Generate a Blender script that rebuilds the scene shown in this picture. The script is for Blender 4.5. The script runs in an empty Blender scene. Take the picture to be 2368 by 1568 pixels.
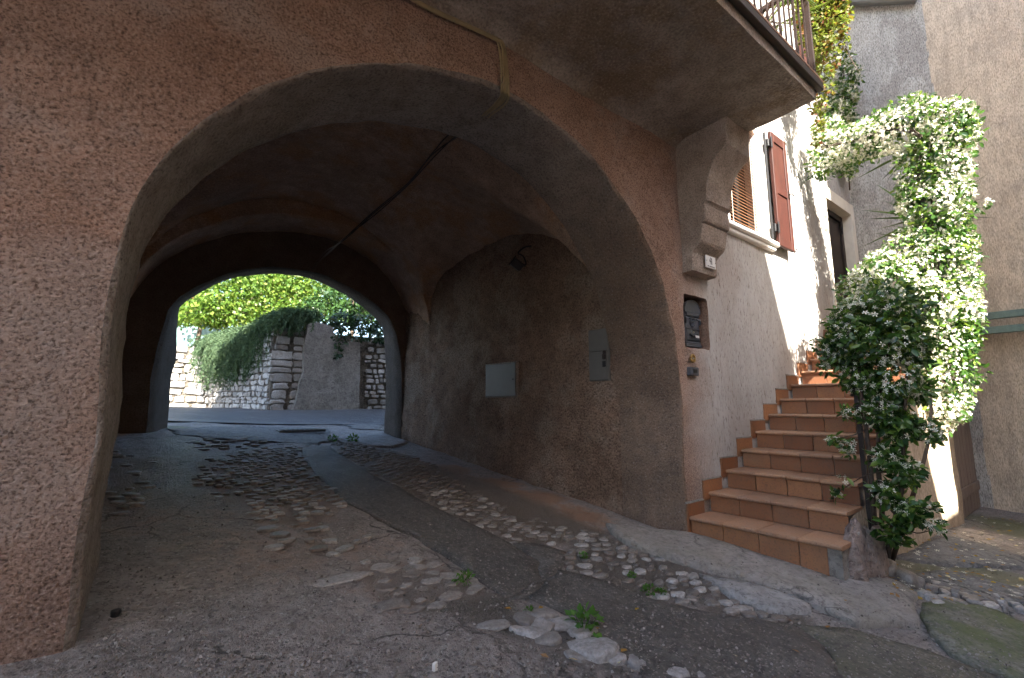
import bpy, math, random
import numpy as np
from mathutils import Vector, Matrix, Euler
from mathutils.geometry import delaunay_2d_cdt

random.seed(7)
rng = np.random.default_rng(7)
scene = bpy.context.scene
COL = scene.collection
R = math.radians

# ------------------------------------------------------------------ camera, sky, sun, exposure
FPX, PITCH, YAW, HC = 1050.0, R(8.08), R(37.0), 1.134      # focal length in units of a 2368 px wide frame
cam_d = bpy.data.cameras.new('camera')
cam_d.sensor_width = 36.0
cam_d.lens = 36.0 * FPX / 2368.0
cam_d.clip_start = 0.02
cam_d.clip_end = 2000
cam = bpy.data.objects.new('camera', cam_d)
COL.objects.link(cam)
cam.location = (0, 0, HC)
cam.rotation_euler = (R(90) + PITCH, 0, -YAW)
scene.camera = cam

SUN_AZ, SUN_EL = R(-20.0), R(42.0)          # azimuth measured from -Y (behind the camera) towards +X
sun_dir = Vector((math.sin(SUN_AZ) * math.cos(SUN_EL), -math.cos(SUN_AZ) * math.cos(SUN_EL), math.sin(SUN_EL)))
world = bpy.data.worlds.new('World')
scene.world = world
world.use_nodes = True
wn = world.node_tree.nodes
wl = world.node_tree.links
wn.clear()
sky_n = wn.new('ShaderNodeTexSky')
sky_n.sky_type = 'NISHITA'
sky_n.sun_disc = False
sky_n.sun_elevation = SUN_EL
sky_n.sun_rotation = math.atan2(sun_dir.x, sun_dir.y)
sky_n.air_density = 1.0
sky_n.dust_density = 1.5
bg = wn.new('ShaderNodeBackground')
bg.inputs['Strength'].default_value = 0.11
wo = wn.new('ShaderNodeOutputWorld')
wl.new(sky_n.outputs[0], bg.inputs[0])
wl.new(bg.outputs[0], wo.inputs[0])
sun_l = bpy.data.lights.new('sun', 'SUN')
sun_l.energy = 5.0
sun_l.angle = R(0.55)
sun_l.color = (1.0, 0.93, 0.82)
sun_o = bpy.data.objects.new('sun', sun_l)
COL.objects.link(sun_o)
sun_o.location = (0, -20, 25)
sun_o.rotation_euler = sun_dir.to_track_quat('Z', 'Y').to_euler()

scene.view_settings.view_transform = 'Standard'
scene.view_settings.look = 'None'
scene.view_settings.gamma = 1.0
scene.view_settings.use_curve_mapping = False
scene.view_settings.exposure = 2.78
scene.render.engine = 'CYCLES'
scene.cycles.use_denoising = True
scene.cycles.max_bounces = 6
scene.cycles.diffuse_bounces = 4
scene.cycles.glossy_bounces = 2
scene.cycles.transmission_bounces = 2
scene.cycles.transparent_max_bounces = 6
scene.cycles.sample_clamp_indirect = 6.0
scene.cycles.use_adaptive_sampling = True
scene.cycles.adaptive_threshold = 0.028
scene.cycles.denoising_prefilter = 'ACCURATE'
scene.cycles.adaptive_min_samples = 16

# ------------------------------------------------------------------ picture geometry: a ray for a point of the photograph
_c, _s = math.cos(PITCH), math.sin(PITCH)
FW = np.array([math.sin(YAW) * _c, math.cos(YAW) * _c, _s])
RT = np.array([math.cos(YAW), -math.sin(YAW), 0.0])
UP = np.cross(RT, FW)
CO = np.array([0, 0, HC])
def ray(x, y): return FW + RT * (x - 1184) / FPX - UP * (y - 784) / FPX
def onY(x, y, Y): d = ray(x, y); return CO + d * (Y / d[1])
def onX(x, y, X): d = ray(x, y); return CO + d * (X / d[0])
def onZ(x, y, Z): d = ray(x, y); return CO + d * ((Z - HC) / d[2])
def onD(x, y, D): d = ray(x, y); return CO + d * (D / math.hypot(d[0], d[1]))
def z2(x, y): return ((2450 + x / 1.425) / 1.6216, (350 + y / 1.425) / 1.6216)
def z1(x, y): return ((550 + x / 2.24) / 1.6216, (950 + y / 2.24) / 1.6216)

# ------------------------------------------------------------------ numpy helpers
def _hash(ix, iy, iz, seed):
    h = (ix.astype(np.int64) * 374761393 + iy.astype(np.int64) * 668265263 + iz.astype(np.int64) * 2147483647 + seed * 974711) & 0xffffffff
    h = ((h ^ (h >> 13)) * 1274126177) & 0xffffffff
    return ((h ^ (h >> 16)) & 0xffff) / 65535.0
def vnoise(p, freq=1.0, seed=0):
    p = np.asarray(p, float) * freq
    i = np.floor(p).astype(np.int64); f = p - i; f = f * f * (3 - 2 * f)
    out = 0
    for dx in (0, 1):
        for dy in (0, 1):
            for dz in (0, 1):
                w = (f[:, 0] if dx else 1 - f[:, 0]) * (f[:, 1] if dy else 1 - f[:, 1]) * (f[:, 2] if dz else 1 - f[:, 2])
                out = out + w * _hash(i[:, 0] + dx, i[:, 1] + dy, i[:, 2] + dz, seed)
    return out * 2 - 1
def fbm(p, freq, oct=3, seed=0):
    a, s = 1.0, 0
    for k in range(oct):
        s = s + a * vnoise(p, freq * 2 ** k, seed + k); a *= 0.5
    return s
def catmull(pts, n):
    pts = np.asarray(pts, float)
    P = np.vstack([2 * pts[0] - pts[1], pts, 2 * pts[-1] - pts[-2]])
    out = []
    for k in range(len(pts) - 1):
        p0, p1, p2, p3 = P[k:k + 4]
        for t in np.linspace(0, 1, n, endpoint=False):
            out.append(0.5 * (2 * p1 + (p2 - p0) * t + (2 * p0 - 5 * p1 + 4 * p2 - p3) * t * t + (3 * p1 - p0 - 3 * p2 + p3) * t ** 3))
    out.append(pts[-1])
    return np.array(out)
def resample(pts, step):
    pts = np.asarray(pts, float)
    d = np.r_[0, np.cumsum(np.linalg.norm(np.diff(pts, axis=0), axis=1))]
    n = max(2, int(round(d[-1] / step)) + 1)
    t = np.linspace(0, d[-1], n)
    return np.stack([np.interp(t, d, pts[:, k]) for k in range(pts.shape[1])], 1)
def inside(poly, q):
    poly = np.asarray(poly); x, y = q[:, 0], q[:, 1]
    r = np.zeros(len(q), bool); j = len(poly) - 1
    for i in range(len(poly)):
        xi, yi = poly[i]; xj, yj = poly[j]
        if yi != yj:
            c = ((yi > y) != (yj > y)) & (x < (xj - xi) * (y - yi) / (yj - yi) + xi)
            r ^= c
        j = i
    return r
def cdt(outer, holes=(), pts=None, clear=0.03):
    """triangulate a planar region with holes; returns 2D verts and triangles"""
    loops = [np.asarray(outer)] + [np.asarray(h) for h in holes]
    vs, es = [], []
    for l in loops:
        b = len(vs)
        vs += [tuple(v) for v in l]
        es += [(b + k, b + (k + 1) % len(l)) for k in range(len(l))]
    if pts is not None and len(pts):
        ok = inside(outer, pts)
        for h in holes: ok &= ~inside(h, pts)
        pts = pts[ok]
        B = np.array(vs)
        keep = []
        for k in range(0, len(pts), 500):
            d = ((pts[k:k + 500, None] - B[None]) ** 2).sum(2).min(1)
            keep.append(d > clear * clear)
        pts = pts[np.concatenate(keep)] if keep else pts
        vs += [tuple(v) for v in pts]
    ov, oe, of, *_ = delaunay_2d_cdt([Vector(v) for v in vs], es, [], 0, 1e-6)
    V = np.array([tuple(v) for v in ov]); T = np.array([tuple(f) for f in of])
    c = V[T].mean(1)
    ok = inside(outer, c)
    for h in holes: ok &= ~inside(h, c)
    return V, T[ok]

# ------------------------------------------------------------------ object helpers
WL = {}                                        # object name -> world location of its origin
def tag(o, label=None, cat=None, group=None, kind=None):
    if label: o['label'] = label
    if cat: o['category'] = cat
    if group: o['group'] = group
    if kind: o['kind'] = kind
    return o
def place(o, parent, loc):
    COL.objects.link(o)
    loc = np.asarray(loc, float)
    if parent is not None:
        o.parent = parent
        o.location = loc - WL[parent.name]
    else:
        o.location = loc
    WL[o.name] = loc
    return o
def empty(name, loc, label, cat, group=None):
    o = bpy.data.objects.new(name, None)
    o.empty_display_size = 0.1
    place(o, None, loc)
    return tag(o, label, cat, group)
def new_mesh(name, V, F, mat, smooth=False, rnd=None):
    me = bpy.data.meshes.new(name)
    me.from_pydata(np.asarray(V, float).tolist(), [], F.tolist() if isinstance(F, np.ndarray) else F)
    if smooth: me.polygons.foreach_set('use_smooth', [True] * len(me.polygons))
    if rnd is not None:
        a = me.attributes.new('rnd', 'FLOAT', 'POINT'); a.data.foreach_set('value', np.asarray(rnd, np.float32))
    if mat is not None: me.materials.append(mat)
    me.update()
    return me
def mk(name, V, F, mat, parent=None, smooth=False, origin=None, rnd=None, **kw):
    V = np.asarray(V, float)
    if origin is None:
        origin = WL[parent.name] if parent is not None else np.r_[(V[:, :2].min(0) + V[:, :2].max(0)) / 2, V[:, 2].min()]
    me = new_mesh(name, V - np.asarray(origin), F, mat, smooth, rnd)
    o = place(bpy.data.objects.new(name, me), parent, origin)
    return tag(o, **kw) if kw else o
def inst(name, me, parent, loc, rot=(0, 0, 0), scale=(1, 1, 1)):
    o = bpy.data.objects.new(name, me)
    place(o, parent, loc)
    o.rotation_euler = rot; o.scale = scale
    return o
def box(x0, x1, y0, y1, z0, z1, b=0.0):
    """box with optional chamfer: returns verts, faces"""
    if b <= 0:
        V = [(x, y, z) for x in (x0, x1) for y in (y0, y1) for z in (z0, z1)]
        F = [(0, 1, 3, 2), (4, 6, 7, 5), (0, 4, 5, 1), (2, 3, 7, 6), (0, 2, 6, 4), (1, 5, 7, 3)]
        return np.array(V, float), F
    b = min(b, (x1 - x0) * .45, (y1 - y0) * .45, (z1 - z0) * .45)
    lo = np.array([x0, y0, z0]); hi = np.array([x1, y1, z1])
    V = []; idx = {}
    for cx in (0, 1):
        for cy in (0, 1):
            for cz in (0, 1):
                for ax in range(3):
                    p = [0, 0, 0]
                    for k, cc in enumerate((cx, cy, cz)):
                        e = lo[k] if cc == 0 else hi[k]
                        if k != ax: e = e + (b if cc == 0 else -b)
                        p[k] = e
                    idx[(cx, cy, cz, ax)] = len(V); V.append(p)
    F = []
    for ax in range(3):
        o1, o2 = (ax + 1) % 3, (ax + 2) % 3
        for s in (0, 1):
            q = []
            for (a, c) in ((0, 0), (1, 0), (1, 1), (0, 1)):
                k = [0, 0, 0]; k[ax] = s; k[o1] = a; k[o2] = c
                q.append(idx[(*k, ax)])
            F.append(tuple(q if s else q[::-1]))
    for ax in range(3):                    # edges along axis ax
        o1, o2 = (ax + 1) % 3, (ax + 2) % 3
        for a in (0, 1):
            for c in (0, 1):
                k0 = [0, 0, 0]; k1 = [0, 0, 0]
                k0[ax] = 0; k1[ax] = 1
                for k in (k0, k1): k[o1] = a; k[o2] = c
                F.append((idx[(*k0, o1)], idx[(*k1, o1)], idx[(*k1, o2)], idx[(*k0, o2)]))
    for cx in (0, 1):
        for cy in (0, 1):
            for cz in (0, 1):
                F.append(tuple(idx[(cx, cy, cz, a)] for a in range(3)))
    return np.array(V, float), F
def merge(*parts):
    Vs, Fs, n = [], [], 0
    for V, F in parts:
        Vs.append(np.asarray(V, float)); Fs += [tuple(int(i) + n for i in f) for f in F]; n += len(V)
    return np.vstack(Vs), Fs
def tube(path, r, n=8, cap=True):
    P = np.asarray(path, float); m = len(P)
    rr = np.broadcast_to(np.asarray(r, float), (m,))
    T = np.gradient(P, axis=0); T /= np.linalg.norm(T, axis=1)[:, None] + 1e-9
    ref = np.array([0, 0, 1.0]) if abs(T[:, 2]).mean() < .9 else np.array([1.0, 0, 0])
    A = np.cross(T, ref); A /= np.linalg.norm(A, axis=1)[:, None] + 1e-9
    B = np.cross(T, A)
    an = np.linspace(0, 2 * math.pi, n, endpoint=False)
    V = (P[:, None] + rr[:, None, None] * (np.cos(an)[None, :, None] * A[:, None] + np.sin(an)[None, :, None] * B[:, None])).reshape(-1, 3)
    F = [(i * n + j, i * n + (j + 1) % n, (i + 1) * n + (j + 1) % n, (i + 1) * n + j) for i in range(m - 1) for j in range(n)]
    if cap: F += [tuple(range(n))[::-1], tuple((m - 1) * n + k for k in range(n))]
    return V, F
def rotz(V, a, c=(0, 0, 0)):
    c = np.asarray(c); M = np.array([[math.cos(a), -math.sin(a), 0], [math.sin(a), math.cos(a), 0], [0, 0, 1]])
    return (np.asarray(V) - c) @ M.T + c
def prism(poly, y0, y1, plane='xz'):
    """extrude a 2D polygon: plane 'xz' along y, 'yz' along x, 'xy' along z"""
    n = len(poly); V = []
    for e in (y0, y1):
        for a, b in poly:
            V.append((a, e, b) if plane == 'xz' else (e, a, b) if plane == 'yz' else (a, b, e))
    F = [(k, (k + 1) % n, n + (k + 1) % n, n + k) for k in range(n)] + [tuple(range(n))[::-1], tuple(range(n, 2 * n))]
    return np.array(V, float), F
def grid_faces(nu, nv):
    return [(i * nv + j, (i + 1) * nv + j, (i + 1) * nv + j + 1, i * nv + j + 1) for i in range(nu - 1) for j in range(nv - 1)]

# ------------------------------------------------------------------ materials
class NT:
    def __init__(s, name):
        s.m = bpy.data.materials.new(name); s.m.use_nodes = True
        s.t = s.m.node_tree; s.t.nodes.clear()
        s.out = s.n('ShaderNodeOutputMaterial'); s.b = s.n('ShaderNodeBsdfPrincipled')
        s.l(s.b.outputs[0], s.out.inputs[0])
        s.co = s.n('ShaderNodeTexCoord').outputs['Object']
        s.geo = s.n('ShaderNodeNewGeometry').outputs['Position']
    def n(s, typ, **kw):
        k = s.t.nodes.new(typ)
        for a, v in kw.items(): setattr(k, a, v)
        return k
    def l(s, a, b): s.t.links.new(a, b)
    def noise(s, scale, detail=4, rough=.6, co=None, stretch=None):
        k = s.n('ShaderNodeTexNoise'); k.inputs['Scale'].default_value = scale; k.inputs['Detail'].default_value = detail; k.inputs['Roughness'].default_value = rough
        c = co or s.geo
        if stretch:
            mp = s.n('ShaderNodeMapping'); mp.inputs['Scale'].default_value = stretch; s.l(c, mp.inputs[0]); c = mp.outputs[0]
        s.l(c, k.inputs['Vector']); return k.outputs['Fac']
    def voro(s, scale, feature='F1', out='Distance', co=None, rand=1.0):
        k = s.n('ShaderNodeTexVoronoi', feature=feature); k.inputs['Scale'].default_value = scale; k.inputs['Randomness'].default_value = rand
        s.l(co or s.geo, k.inputs['Vector']); return k.outputs[out]
    def ramp(s, fac, stops):
        k = s.n('ShaderNodeValToRGB'); e = k.color_ramp.elements
        while len(e) < len(stops): e.new(0.5)
        for q, (p, c) in zip(e, stops):
            q.position = p; q.color = (*c, 1) if not isinstance(c, (int, float)) else (c, c, c, 1)
        s.l(fac, k.inputs[0]); return k.outputs[0]
    def mix(s, fac, a, b, mode='MIX'):
        k = s.n('ShaderNodeMix', data_type='RGBA', blend_type=mode)
        for i, v in ((0, fac), (6, a), (7, b)):
            if isinstance(v, (int, float)): k.inputs[i].default_value = v if i == 0 else (v, v, v, 1)
            elif isinstance(v, (tuple, list)): k.inputs[i].default_value = (*v, 1)
            else: s.l(v, k.inputs[i])
        return k.outputs[2]
    def math(s, op, a, b=None):
        k = s.n('ShaderNodeMath', operation=op)
        for i, v in ((0, a), (1, b)):
            if v is None: continue
            if isinstance(v, (int, float)): k.inputs[i].default_value = v
            else: s.l(v, k.inputs[i])
        return k.outputs[0]
    def attr(s, name, out='Fac'):
        k = s.n('ShaderNodeAttribute'); k.attribute_name = name; return k.outputs[out]
    def objrand(s): return s.n('ShaderNodeObjectInfo').outputs['Random']
    def sep(s, co=None):
        k = s.n('ShaderNodeSeparateXYZ'); s.l(co or s.geo, k.inputs[0]); return k.outputs
    def bump(s, h, strength=.5, dist=.01, prev=None):
        k = s.n('ShaderNodeBump'); k.inputs['Strength'].default_value = strength; k.inputs['Distance'].default_value = dist
        s.l(h, k.inputs['Height'])
        if prev is not None: s.l(prev, k.inputs['Normal'])
        return k.outputs[0]
    def fin(s, col, rough=.8, nrm=None, metal=0.0, spec=None, trans=None):
        if isinstance(col, (tuple, list)): s.b.inputs['Base Color'].default_value = (*col, 1)
        else: s.l(col, s.b.inputs['Base Color'])
        if isinstance(rough, (int, float)): s.b.inputs['Roughness'].default_value = rough
        else: s.l(rough, s.b.inputs['Roughness'])
        s.b.inputs['Metallic'].default_value = metal
        if spec is not None: s.b.inputs['Specular IOR Level'].default_value = spec
        if nrm is not None: s.l(nrm, s.b.inputs['Normal'])
        return s.m

def plaster(name, c_light, c_dark, grain=70, bstr=.8, bdist=.012, stain=None, vert=False, stain_amt=.5, pits=.35):
    k = NT(name)
    st = (1.6, 1.6, .45) if vert else None
    big = k.noise(1.3, 3, .62)
    mid = k.noise(7, 3, .65, stretch=st)
    fine = k.noise(grain, 3, .6, stretch=st)
    vo = k.voro(grain * .55)
    col = k.mix(k.ramp(big, [(.3, 0), (.7, 1)]), c_dark, c_light)
    col = k.mix(k.ramp(mid, [(.32, .55), (.62, 0)]), col, tuple(x * .62 for x in c_dark))
    if stain:
        col = k.mix(k.math('MULTIPLY', k.ramp(k.noise(1.7, 5, .66, co=k.co), [(.5, 0), (.60, 1)]), stain_amt), col, stain)
    pit = k.ramp(fine, [(.36, 1), (.50, 0)])
    col = k.mix(k.math('MULTIPLY', pit, min(1, pits * 1.7)), col, tuple(x * .3 for x in c_dark))
    col = k.mix(k.ramp(fine, [(.56, 0), (.70, .35)]), col, tuple(min(1, x * 1.45) for x in c_light))
    h = k.math('ADD', k.math('MULTIPLY', fine, 1.0), k.math('MULTIPLY', vo, -.35))
    h = k.math('ADD', h, k.math('MULTIPLY', mid, .7))
    return k.fin(col, .92, k.bump(h, bstr, bdist * 1.2), spec=.25)

def concrete(name, c1, c2, spk=.5, grain=120, moss=0.0, mosscol=(.09, .12, .03), rough=.8, bdist=.006, tint=False, pale=(.42, .40, .37), crack=0.0):
    k = NT(name)
    big = k.noise(1.7, 4, .65)
    mid = k.noise(9, 3, .65)
    fine = k.noise(grain, 3, .65)
    col = k.mix(k.ramp(big, [(.32, 0), (.68, 1)]), c1, c2)
    col = k.mix(k.ramp(mid, [(.35, .5), (.6, 0)]), col, tuple(x * .5 for x in c1))
    # aggregate grains
    vd = k.voro(grain * .45)
    vc = k.n('ShaderNodeTexVoronoi'); vc.inputs['Scale'].default_value = grain * .45; k.l(k.geo, vc.inputs['Vector'])
    vr = k.math('MULTIPLY', k.ramp(vd, [(.28, 1), (.42, 0)]), k.ramp(k.sep(vc.outputs['Color'])[0], [(.45, 0), (.8, 1)]))
    col = k.mix(k.math('MULTIPLY', vr, spk), col, pale)
    vr2 = k.math('MULTIPLY', k.ramp(vd, [(.25, 1), (.45, 0)]), k.ramp(k.sep(vc.outputs['Color'])[1], [(.55, 0), (.8, 1)]))
    col = k.mix(k.math('MULTIPLY', vr2, spk * .9), col, tuple(x * .3 for x in c1))
    v2 = k.n('ShaderNodeTexVoronoi'); v2.inputs['Scale'].default_value = grain * .2; k.l(k.geo, v2.inputs['Vector'])
    r2 = k.math('MULTIPLY', k.ramp(v2.outputs['Distance'], [(.2, 1), (.36, 0)]), k.ramp(k.sep(v2.outputs['Color'])[0], [(.62, 0), (.85, 1)]))
    col = k.mix(k.math('MULTIPLY', r2, spk * .7), col, tuple(x * .85 for x in pale))
    blot = k.noise(26, 3, .7)
    col = k.mix(k.ramp(blot, [(.34, .7), (.48, 0)]), col, tuple(x * .36 for x in c1))
    col = k.mix(k.ramp(blot, [(.54, 0), (.72, .3)]), col, pale)
    if crack:
        cv = k.n('ShaderNodeTexVoronoi', feature='DISTANCE_TO_EDGE'); cv.inputs['Scale'].default_value = 1.25
        wv = k.n('ShaderNodeVectorMath', operation='ADD'); k.l(k.geo, wv.inputs[0])
        wn_ = k.n('ShaderNodeTexNoise'); wn_.inputs['Scale'].default_value = 4.0; wn_.inputs['Detail'].default_value = 4; k.l(k.geo, wn_.inputs['Vector'])
        ws = k.n('ShaderNodeVectorMath', operation='SCALE'); ws.inputs['Scale'].default_value = .4; k.l(wn_.outputs['Color'], ws.inputs[0]); k.l(ws.outputs[0], wv.inputs[1]); k.l(wv.outputs[0], cv.inputs['Vector'])
        cm = k.math('MULTIPLY', k.ramp(cv.outputs['Distance'], [(.006, 1), (.016, 0)]), k.ramp(k.noise(1.3, 2, .5), [(.46, 0), (.56, crack)]))
        col = k.mix(cm, col, tuple(x * .2 for x in c1))
    if tint:
        ti = k.n('ShaderNodeAttribute'); ti.attribute_name = 'tint'
        fac = ti.outputs['Alpha']
        brk = k.math('ADD', fac, k.math('MULTIPLY', k.math('SUBTRACT', mid, .5), 1.1))
        brk = k.math('MULTIPLY', k.ramp(brk, [(.3, 0), (.7, 1)]), k.ramp(fac, [(0, 0), (.12, 1)]))
        col = k.mix(brk, col, k.mix(.85, col, ti.outputs['Color']))
    if moss:
        col = k.mix(k.math('MULTIPLY', k.ramp(k.noise(3.2, 6, .7), [(.42, 0), (.62, 1)]), moss), col, mosscol)
    h = k.math('ADD', fine, k.math('MULTIPLY', mid, 1.2))
    h = k.math('ADD', h, k.math('MULTIPLY', vr, .5))
    h = k.math('ADD', h, k.math('MULTIPLY', blot, 1.4))
    rg = k.ramp(k.math('ADD', k.math('MULTIPLY', big, .6), k.math('MULTIPLY', blot, .4)), [(.35, rough - .2), (.62, rough + .1)])
    return k.fin(col, rg, k.bump(h, .9, bdist * 2), spec=.5)

def simple(name, col, rough=.6, metal=0.0, var=.25, scale=18, bump=.15, bdist=.003, spec=None):
    k = NT(name)
    n = k.noise(scale, 4, .6)
    c = k.mix(k.ramp(n, [(.3, 1), (.7, 0)]), col, tuple(x * (1 - var) for x in col))
    c = k.mix(k.math('MULTIPLY', k.ramp(k.noise(scale * .2, 4, .6), [(.4, 0), (.7, 1)]), var), c, tuple(min(1, x * 1.35) for x in col))
    return k.fin(c, rough, k.bump(k.noise(scale * 6, 3, .6), bump, bdist), metal, spec)

def stone_mat(name, c1, c2, c3, rough=.75, dirt=None):
    k = NT(name)
    r = k.objrand()
    rr = k.math('ADD', k.math('MULTIPLY', r, .75), k.math('MULTIPLY', k.noise(6, 3, .6), .5))
    col = k.ramp(rr, [(.2, c1), (.55, c2), (.9, c3)])
    col = k.mix(k.ramp(k.noise(45, 5, .7), [(.35, .55), (.62, 0)]), col, tuple(x * .4 for x in c1))
    if dirt: col = k.mix(k.ramp(k.noise(4.5, 5, .7), [(.45, 0), (.7, .6)]), col, dirt)
    h = k.math('ADD', k.noise(60, 4, .65), k.math('MULTIPLY', k.noise(16, 4, .6), 1.5))
    return k.fin(col, rough, k.bump(h, .6, .01), spec=.4)

def leaf_mat(name, dark, light, trans=.35, rough=.38, spec=.5, third=None):
    k = NT(name)
    a = k.math('FRACT', k.math('ADD', k.attr('rnd'), k.objrand()))
    stops = [(0, dark), (.75, light)] + ([(.96, third)] if third else [])
    col = k.ramp(a, stops)
    k.fin(col, rough, None, spec=spec)
    tr = k.n('ShaderNodeBsdfTranslucent')
    k.l(k.mix(.5, col, k.mix(1.0, col, (1.0, 1.0, .25), 'MULTIPLY')), tr.inputs[0])
    mx = k.n('ShaderNodeMixShader'); mx.inputs[0].default_value = trans
    k.l(k.b.outputs[0], mx.inputs[1]); k.l(tr.outputs[0], mx.inputs[2]); k.l(mx.outputs[0], k.out.inputs[0])
    return k.m

M = {}
M['facade'] = None   # built below (two tones along the wall)
def facade_mat():
    k = NT('roughcast_facade')
    x, y, z = k.sep()
    big = k.noise(1.1, 5, .62); mid = k.noise(6, 5, .66); fine = k.noise(82, 4, .7); vo = k.voro(55)
    fv = k.noise(42, 4, .6, stretch=(1.5, 1.5, .42)); mv = k.noise(9, 5, .62, stretch=(1.5, 1.5, .4))
    # warm rough render round the arch
    a = k.mix(k.ramp(big, [(.3, 0), (.7, 1)]), (.35, .22, .162), (.49, .33, .252))
    a = k.mix(k.ramp(mid, [(.3, .45), (.6, 0)]), a, (.17, .11, .085))
    a = k.mix(k.ramp(k.noise(2.2, 5, .7), [(.52, 0), (.7, .5)]), a, (.40, .36, .33))
    a = k.mix(k.ramp(k.noise(3.1, 5, .7, stretch=(1, 1, 1.3)), [(.56, 0), (.72, .3)]), a, (.40, .21, .125))
    # same render beside the stairs, paler: its different light put into the colour
    b = k.mix(k.ramp(big, [(.3, 0), (.7, 1)]), (.40, .385, .365), (.54, .525, .505))
    b = k.mix(k.ramp(mv, [(.3, .45), (.58, 0)]), b, (.34, .29, .25))
    xx = k.math('ADD', x, k.math('MULTIPLY', k.math('SUBTRACT', k.noise(2.5, 4, .6), .5), .55))
    f = k.ramp(k.math('DIVIDE', k.math('SUBTRACT', xx, 3.5), 1.0), [(.15, 0), (.75, 1)])
    col = k.mix(f, a, b)
    # damp tide line near the ground, old repairs, hairline cracks
    zz_ = k.math('ADD', z, k.math('MULTIPLY', k.math('SUBTRACT', k.noise(1.6, 3, .6), .5), 1.1))
    col = k.mix(k.ramp(zz_, [(.15, .45), (.85, 0)]), col, (.20, .165, .145))
    rpn = k.noise(.75, 2, .5, stretch=(1, 1, 1.2))
    col = k.mix(k.ramp(rpn, [(.55, 0), (.64, .45)]), col, (.42, .36, .32))
    cd_ = k.n('ShaderNodeTexVoronoi', feature='DISTANCE_TO_EDGE'); cd_.inputs['Scale'].default_value = .5
    wv = k.n('ShaderNodeVectorMath', operation='ADD'); k.l(k.geo, wv.inputs[0])
    wn_ = k.n('ShaderNodeTexNoise'); wn_.inputs['Scale'].default_value = 3.5; wn_.inputs['Detail'].default_value = 4; k.l(k.geo, wn_.inputs['Vector'])
    ws = k.n('ShaderNodeVectorMath', operation='SCALE'); ws.inputs['Scale'].default_value = .35; k.l(wn_.outputs['Color'], ws.inputs[0]); k.l(ws.outputs[0], wv.inputs[1]); k.l(wv.outputs[0], cd_.inputs['Vector'])
    crk = k.math('MULTIPLY', k.ramp(cd_.outputs['Distance'], [(.0012, 1), (.004, 0)]), k.ramp(k.noise(1.1, 2, .5), [(.5, 0), (.62, .55)]))
    crk = k.math('MULTIPLY', crk, k.math('SUBTRACT', 1.0, f))
    col = k.mix(crk, col, (.10, .075, .06))
    pit = k.ramp(fine, [(.36, 1), (.50, 0)]); pitb = k.ramp(fv, [(.30, 1), (.44, 0)])
    col = k.mix(k.math('MULTIPLY', k.mix(f, pit, pitb), .78), col, (.075, .048, .035))
    col = k.mix(k.math('MULTIPLY', k.ramp(fine, [(.55, 0), (.68, 1)]), .5), col, (.62, .50, .42))
    ha = k.math('ADD', fine, k.math('MULTIPLY', vo, -.4)); ha = k.math('ADD', ha, k.math('MULTIPLY', mid, .35))
    hb = k.math('ADD', k.math('MULTIPLY', fv, .9), k.math('MULTIPLY', mv, .5))
    h = k.mix(f, ha, hb)
    k.fin(col, .93, k.bump(h, 1.0, .016), spec=.2)
    return k.m
M['facade'] = facade_mat()
M['vault'] = plaster('vault_plaster', (.50, .355, .265), (.31, .21, .15), 60, .7, .012, stain=(.36, .19, .09), stain_amt=.7, pits=.25)
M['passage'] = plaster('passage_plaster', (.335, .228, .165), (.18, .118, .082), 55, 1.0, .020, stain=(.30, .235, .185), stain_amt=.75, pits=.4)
M['shadewall'] = plaster('shade_toned_plaster', (.18, .14, .112), (.115, .088, .07), 60, .8, .012, pits=.3)  # darker copy of the vault plaster; inner passage shade put into its colour
M['soffit'] = plaster('balcony_soffit', (.42, .36, .305), (.27, .225, .185), 55, .7, .012, stain=(.20, .13, .06), stain_amt=.5, pits=.25)
M['corbel'] = plaster('corbel_plaster', (.46, .39, .34), (.32, .255, .21), 70, .8, .010, pits=.3)
M['jamb'] = plaster('grey_plaster', (.40, .36, .33), (.27, .235, .205), 80, .8, .010, pits=.4)
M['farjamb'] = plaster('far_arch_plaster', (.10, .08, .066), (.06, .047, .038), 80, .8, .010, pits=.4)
M['greywall'] = plaster('grey_weathered_wall', (.53, .50, .45), (.39, .365, .32), 60, .6, .008, vert=True, stain=(.25, .22, .19), stain_amt=.6, pits=.45)
M['creamwall'] = plaster('cream_plaster_wall', (.66, .54, .40), (.53, .42, .305), 55, .6, .008, vert=True, stain=(.36, .29, .22), stain_amt=.4, pits=.3)
M['cream'] = simple('cream_paint', (.72, .66, .56), .7, var=.12, scale=9)
M['white'] = simple('white_paint', (.80, .78, .74), .6, var=.06)
M['roof'] = simple('roof_tiles', (.38, .16, .09), .8)
M['iron'] = simple('brown_iron', (.045, .032, .028), .5, .4, scale=60)
M['black'] = simple('black_metal', (.018, .018, .02), .5, .2)
M['mail'] = simple('anthracite_enamel', (.085, .095, .115), .45, .1, var=.2, scale=40)
M['brass'] = simple('brass', (.55, .38, .16), .35, .9, scale=60)
M['steel'] = simple('steel', (.6, .6, .6), .3, .9)
M['greymetal'] = simple('grey_meter_metal', (.14, .135, .125), .5, .1, var=.12, scale=14)
M['green'] = simple('faded_green_paint', (.14, .20, .165), .6, .1, var=.35, scale=25)
M['cable'] = simple('cable_sheath', (.36, .28, .15), .5)
M['darkcable'] = simple('dark_cable', (.07, .058, .045), .6)
M['grout'] = concrete('grout', (.30, .28, .25), (.36, .33, .30), .25, 160)
M['plaque'] = simple('white_ceramic', (.78, .78, .80), .25, var=.05)
M['ink'] = simple('dark_ink', (.05, .05, .06), .5, var=.05)
M['glass'] = simple('dark_glass', (.02, .022, .025), .1, var=.05)
M['roomshade'] = simple('room_shade_tone', (.03, .028, .025), .9)

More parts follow.
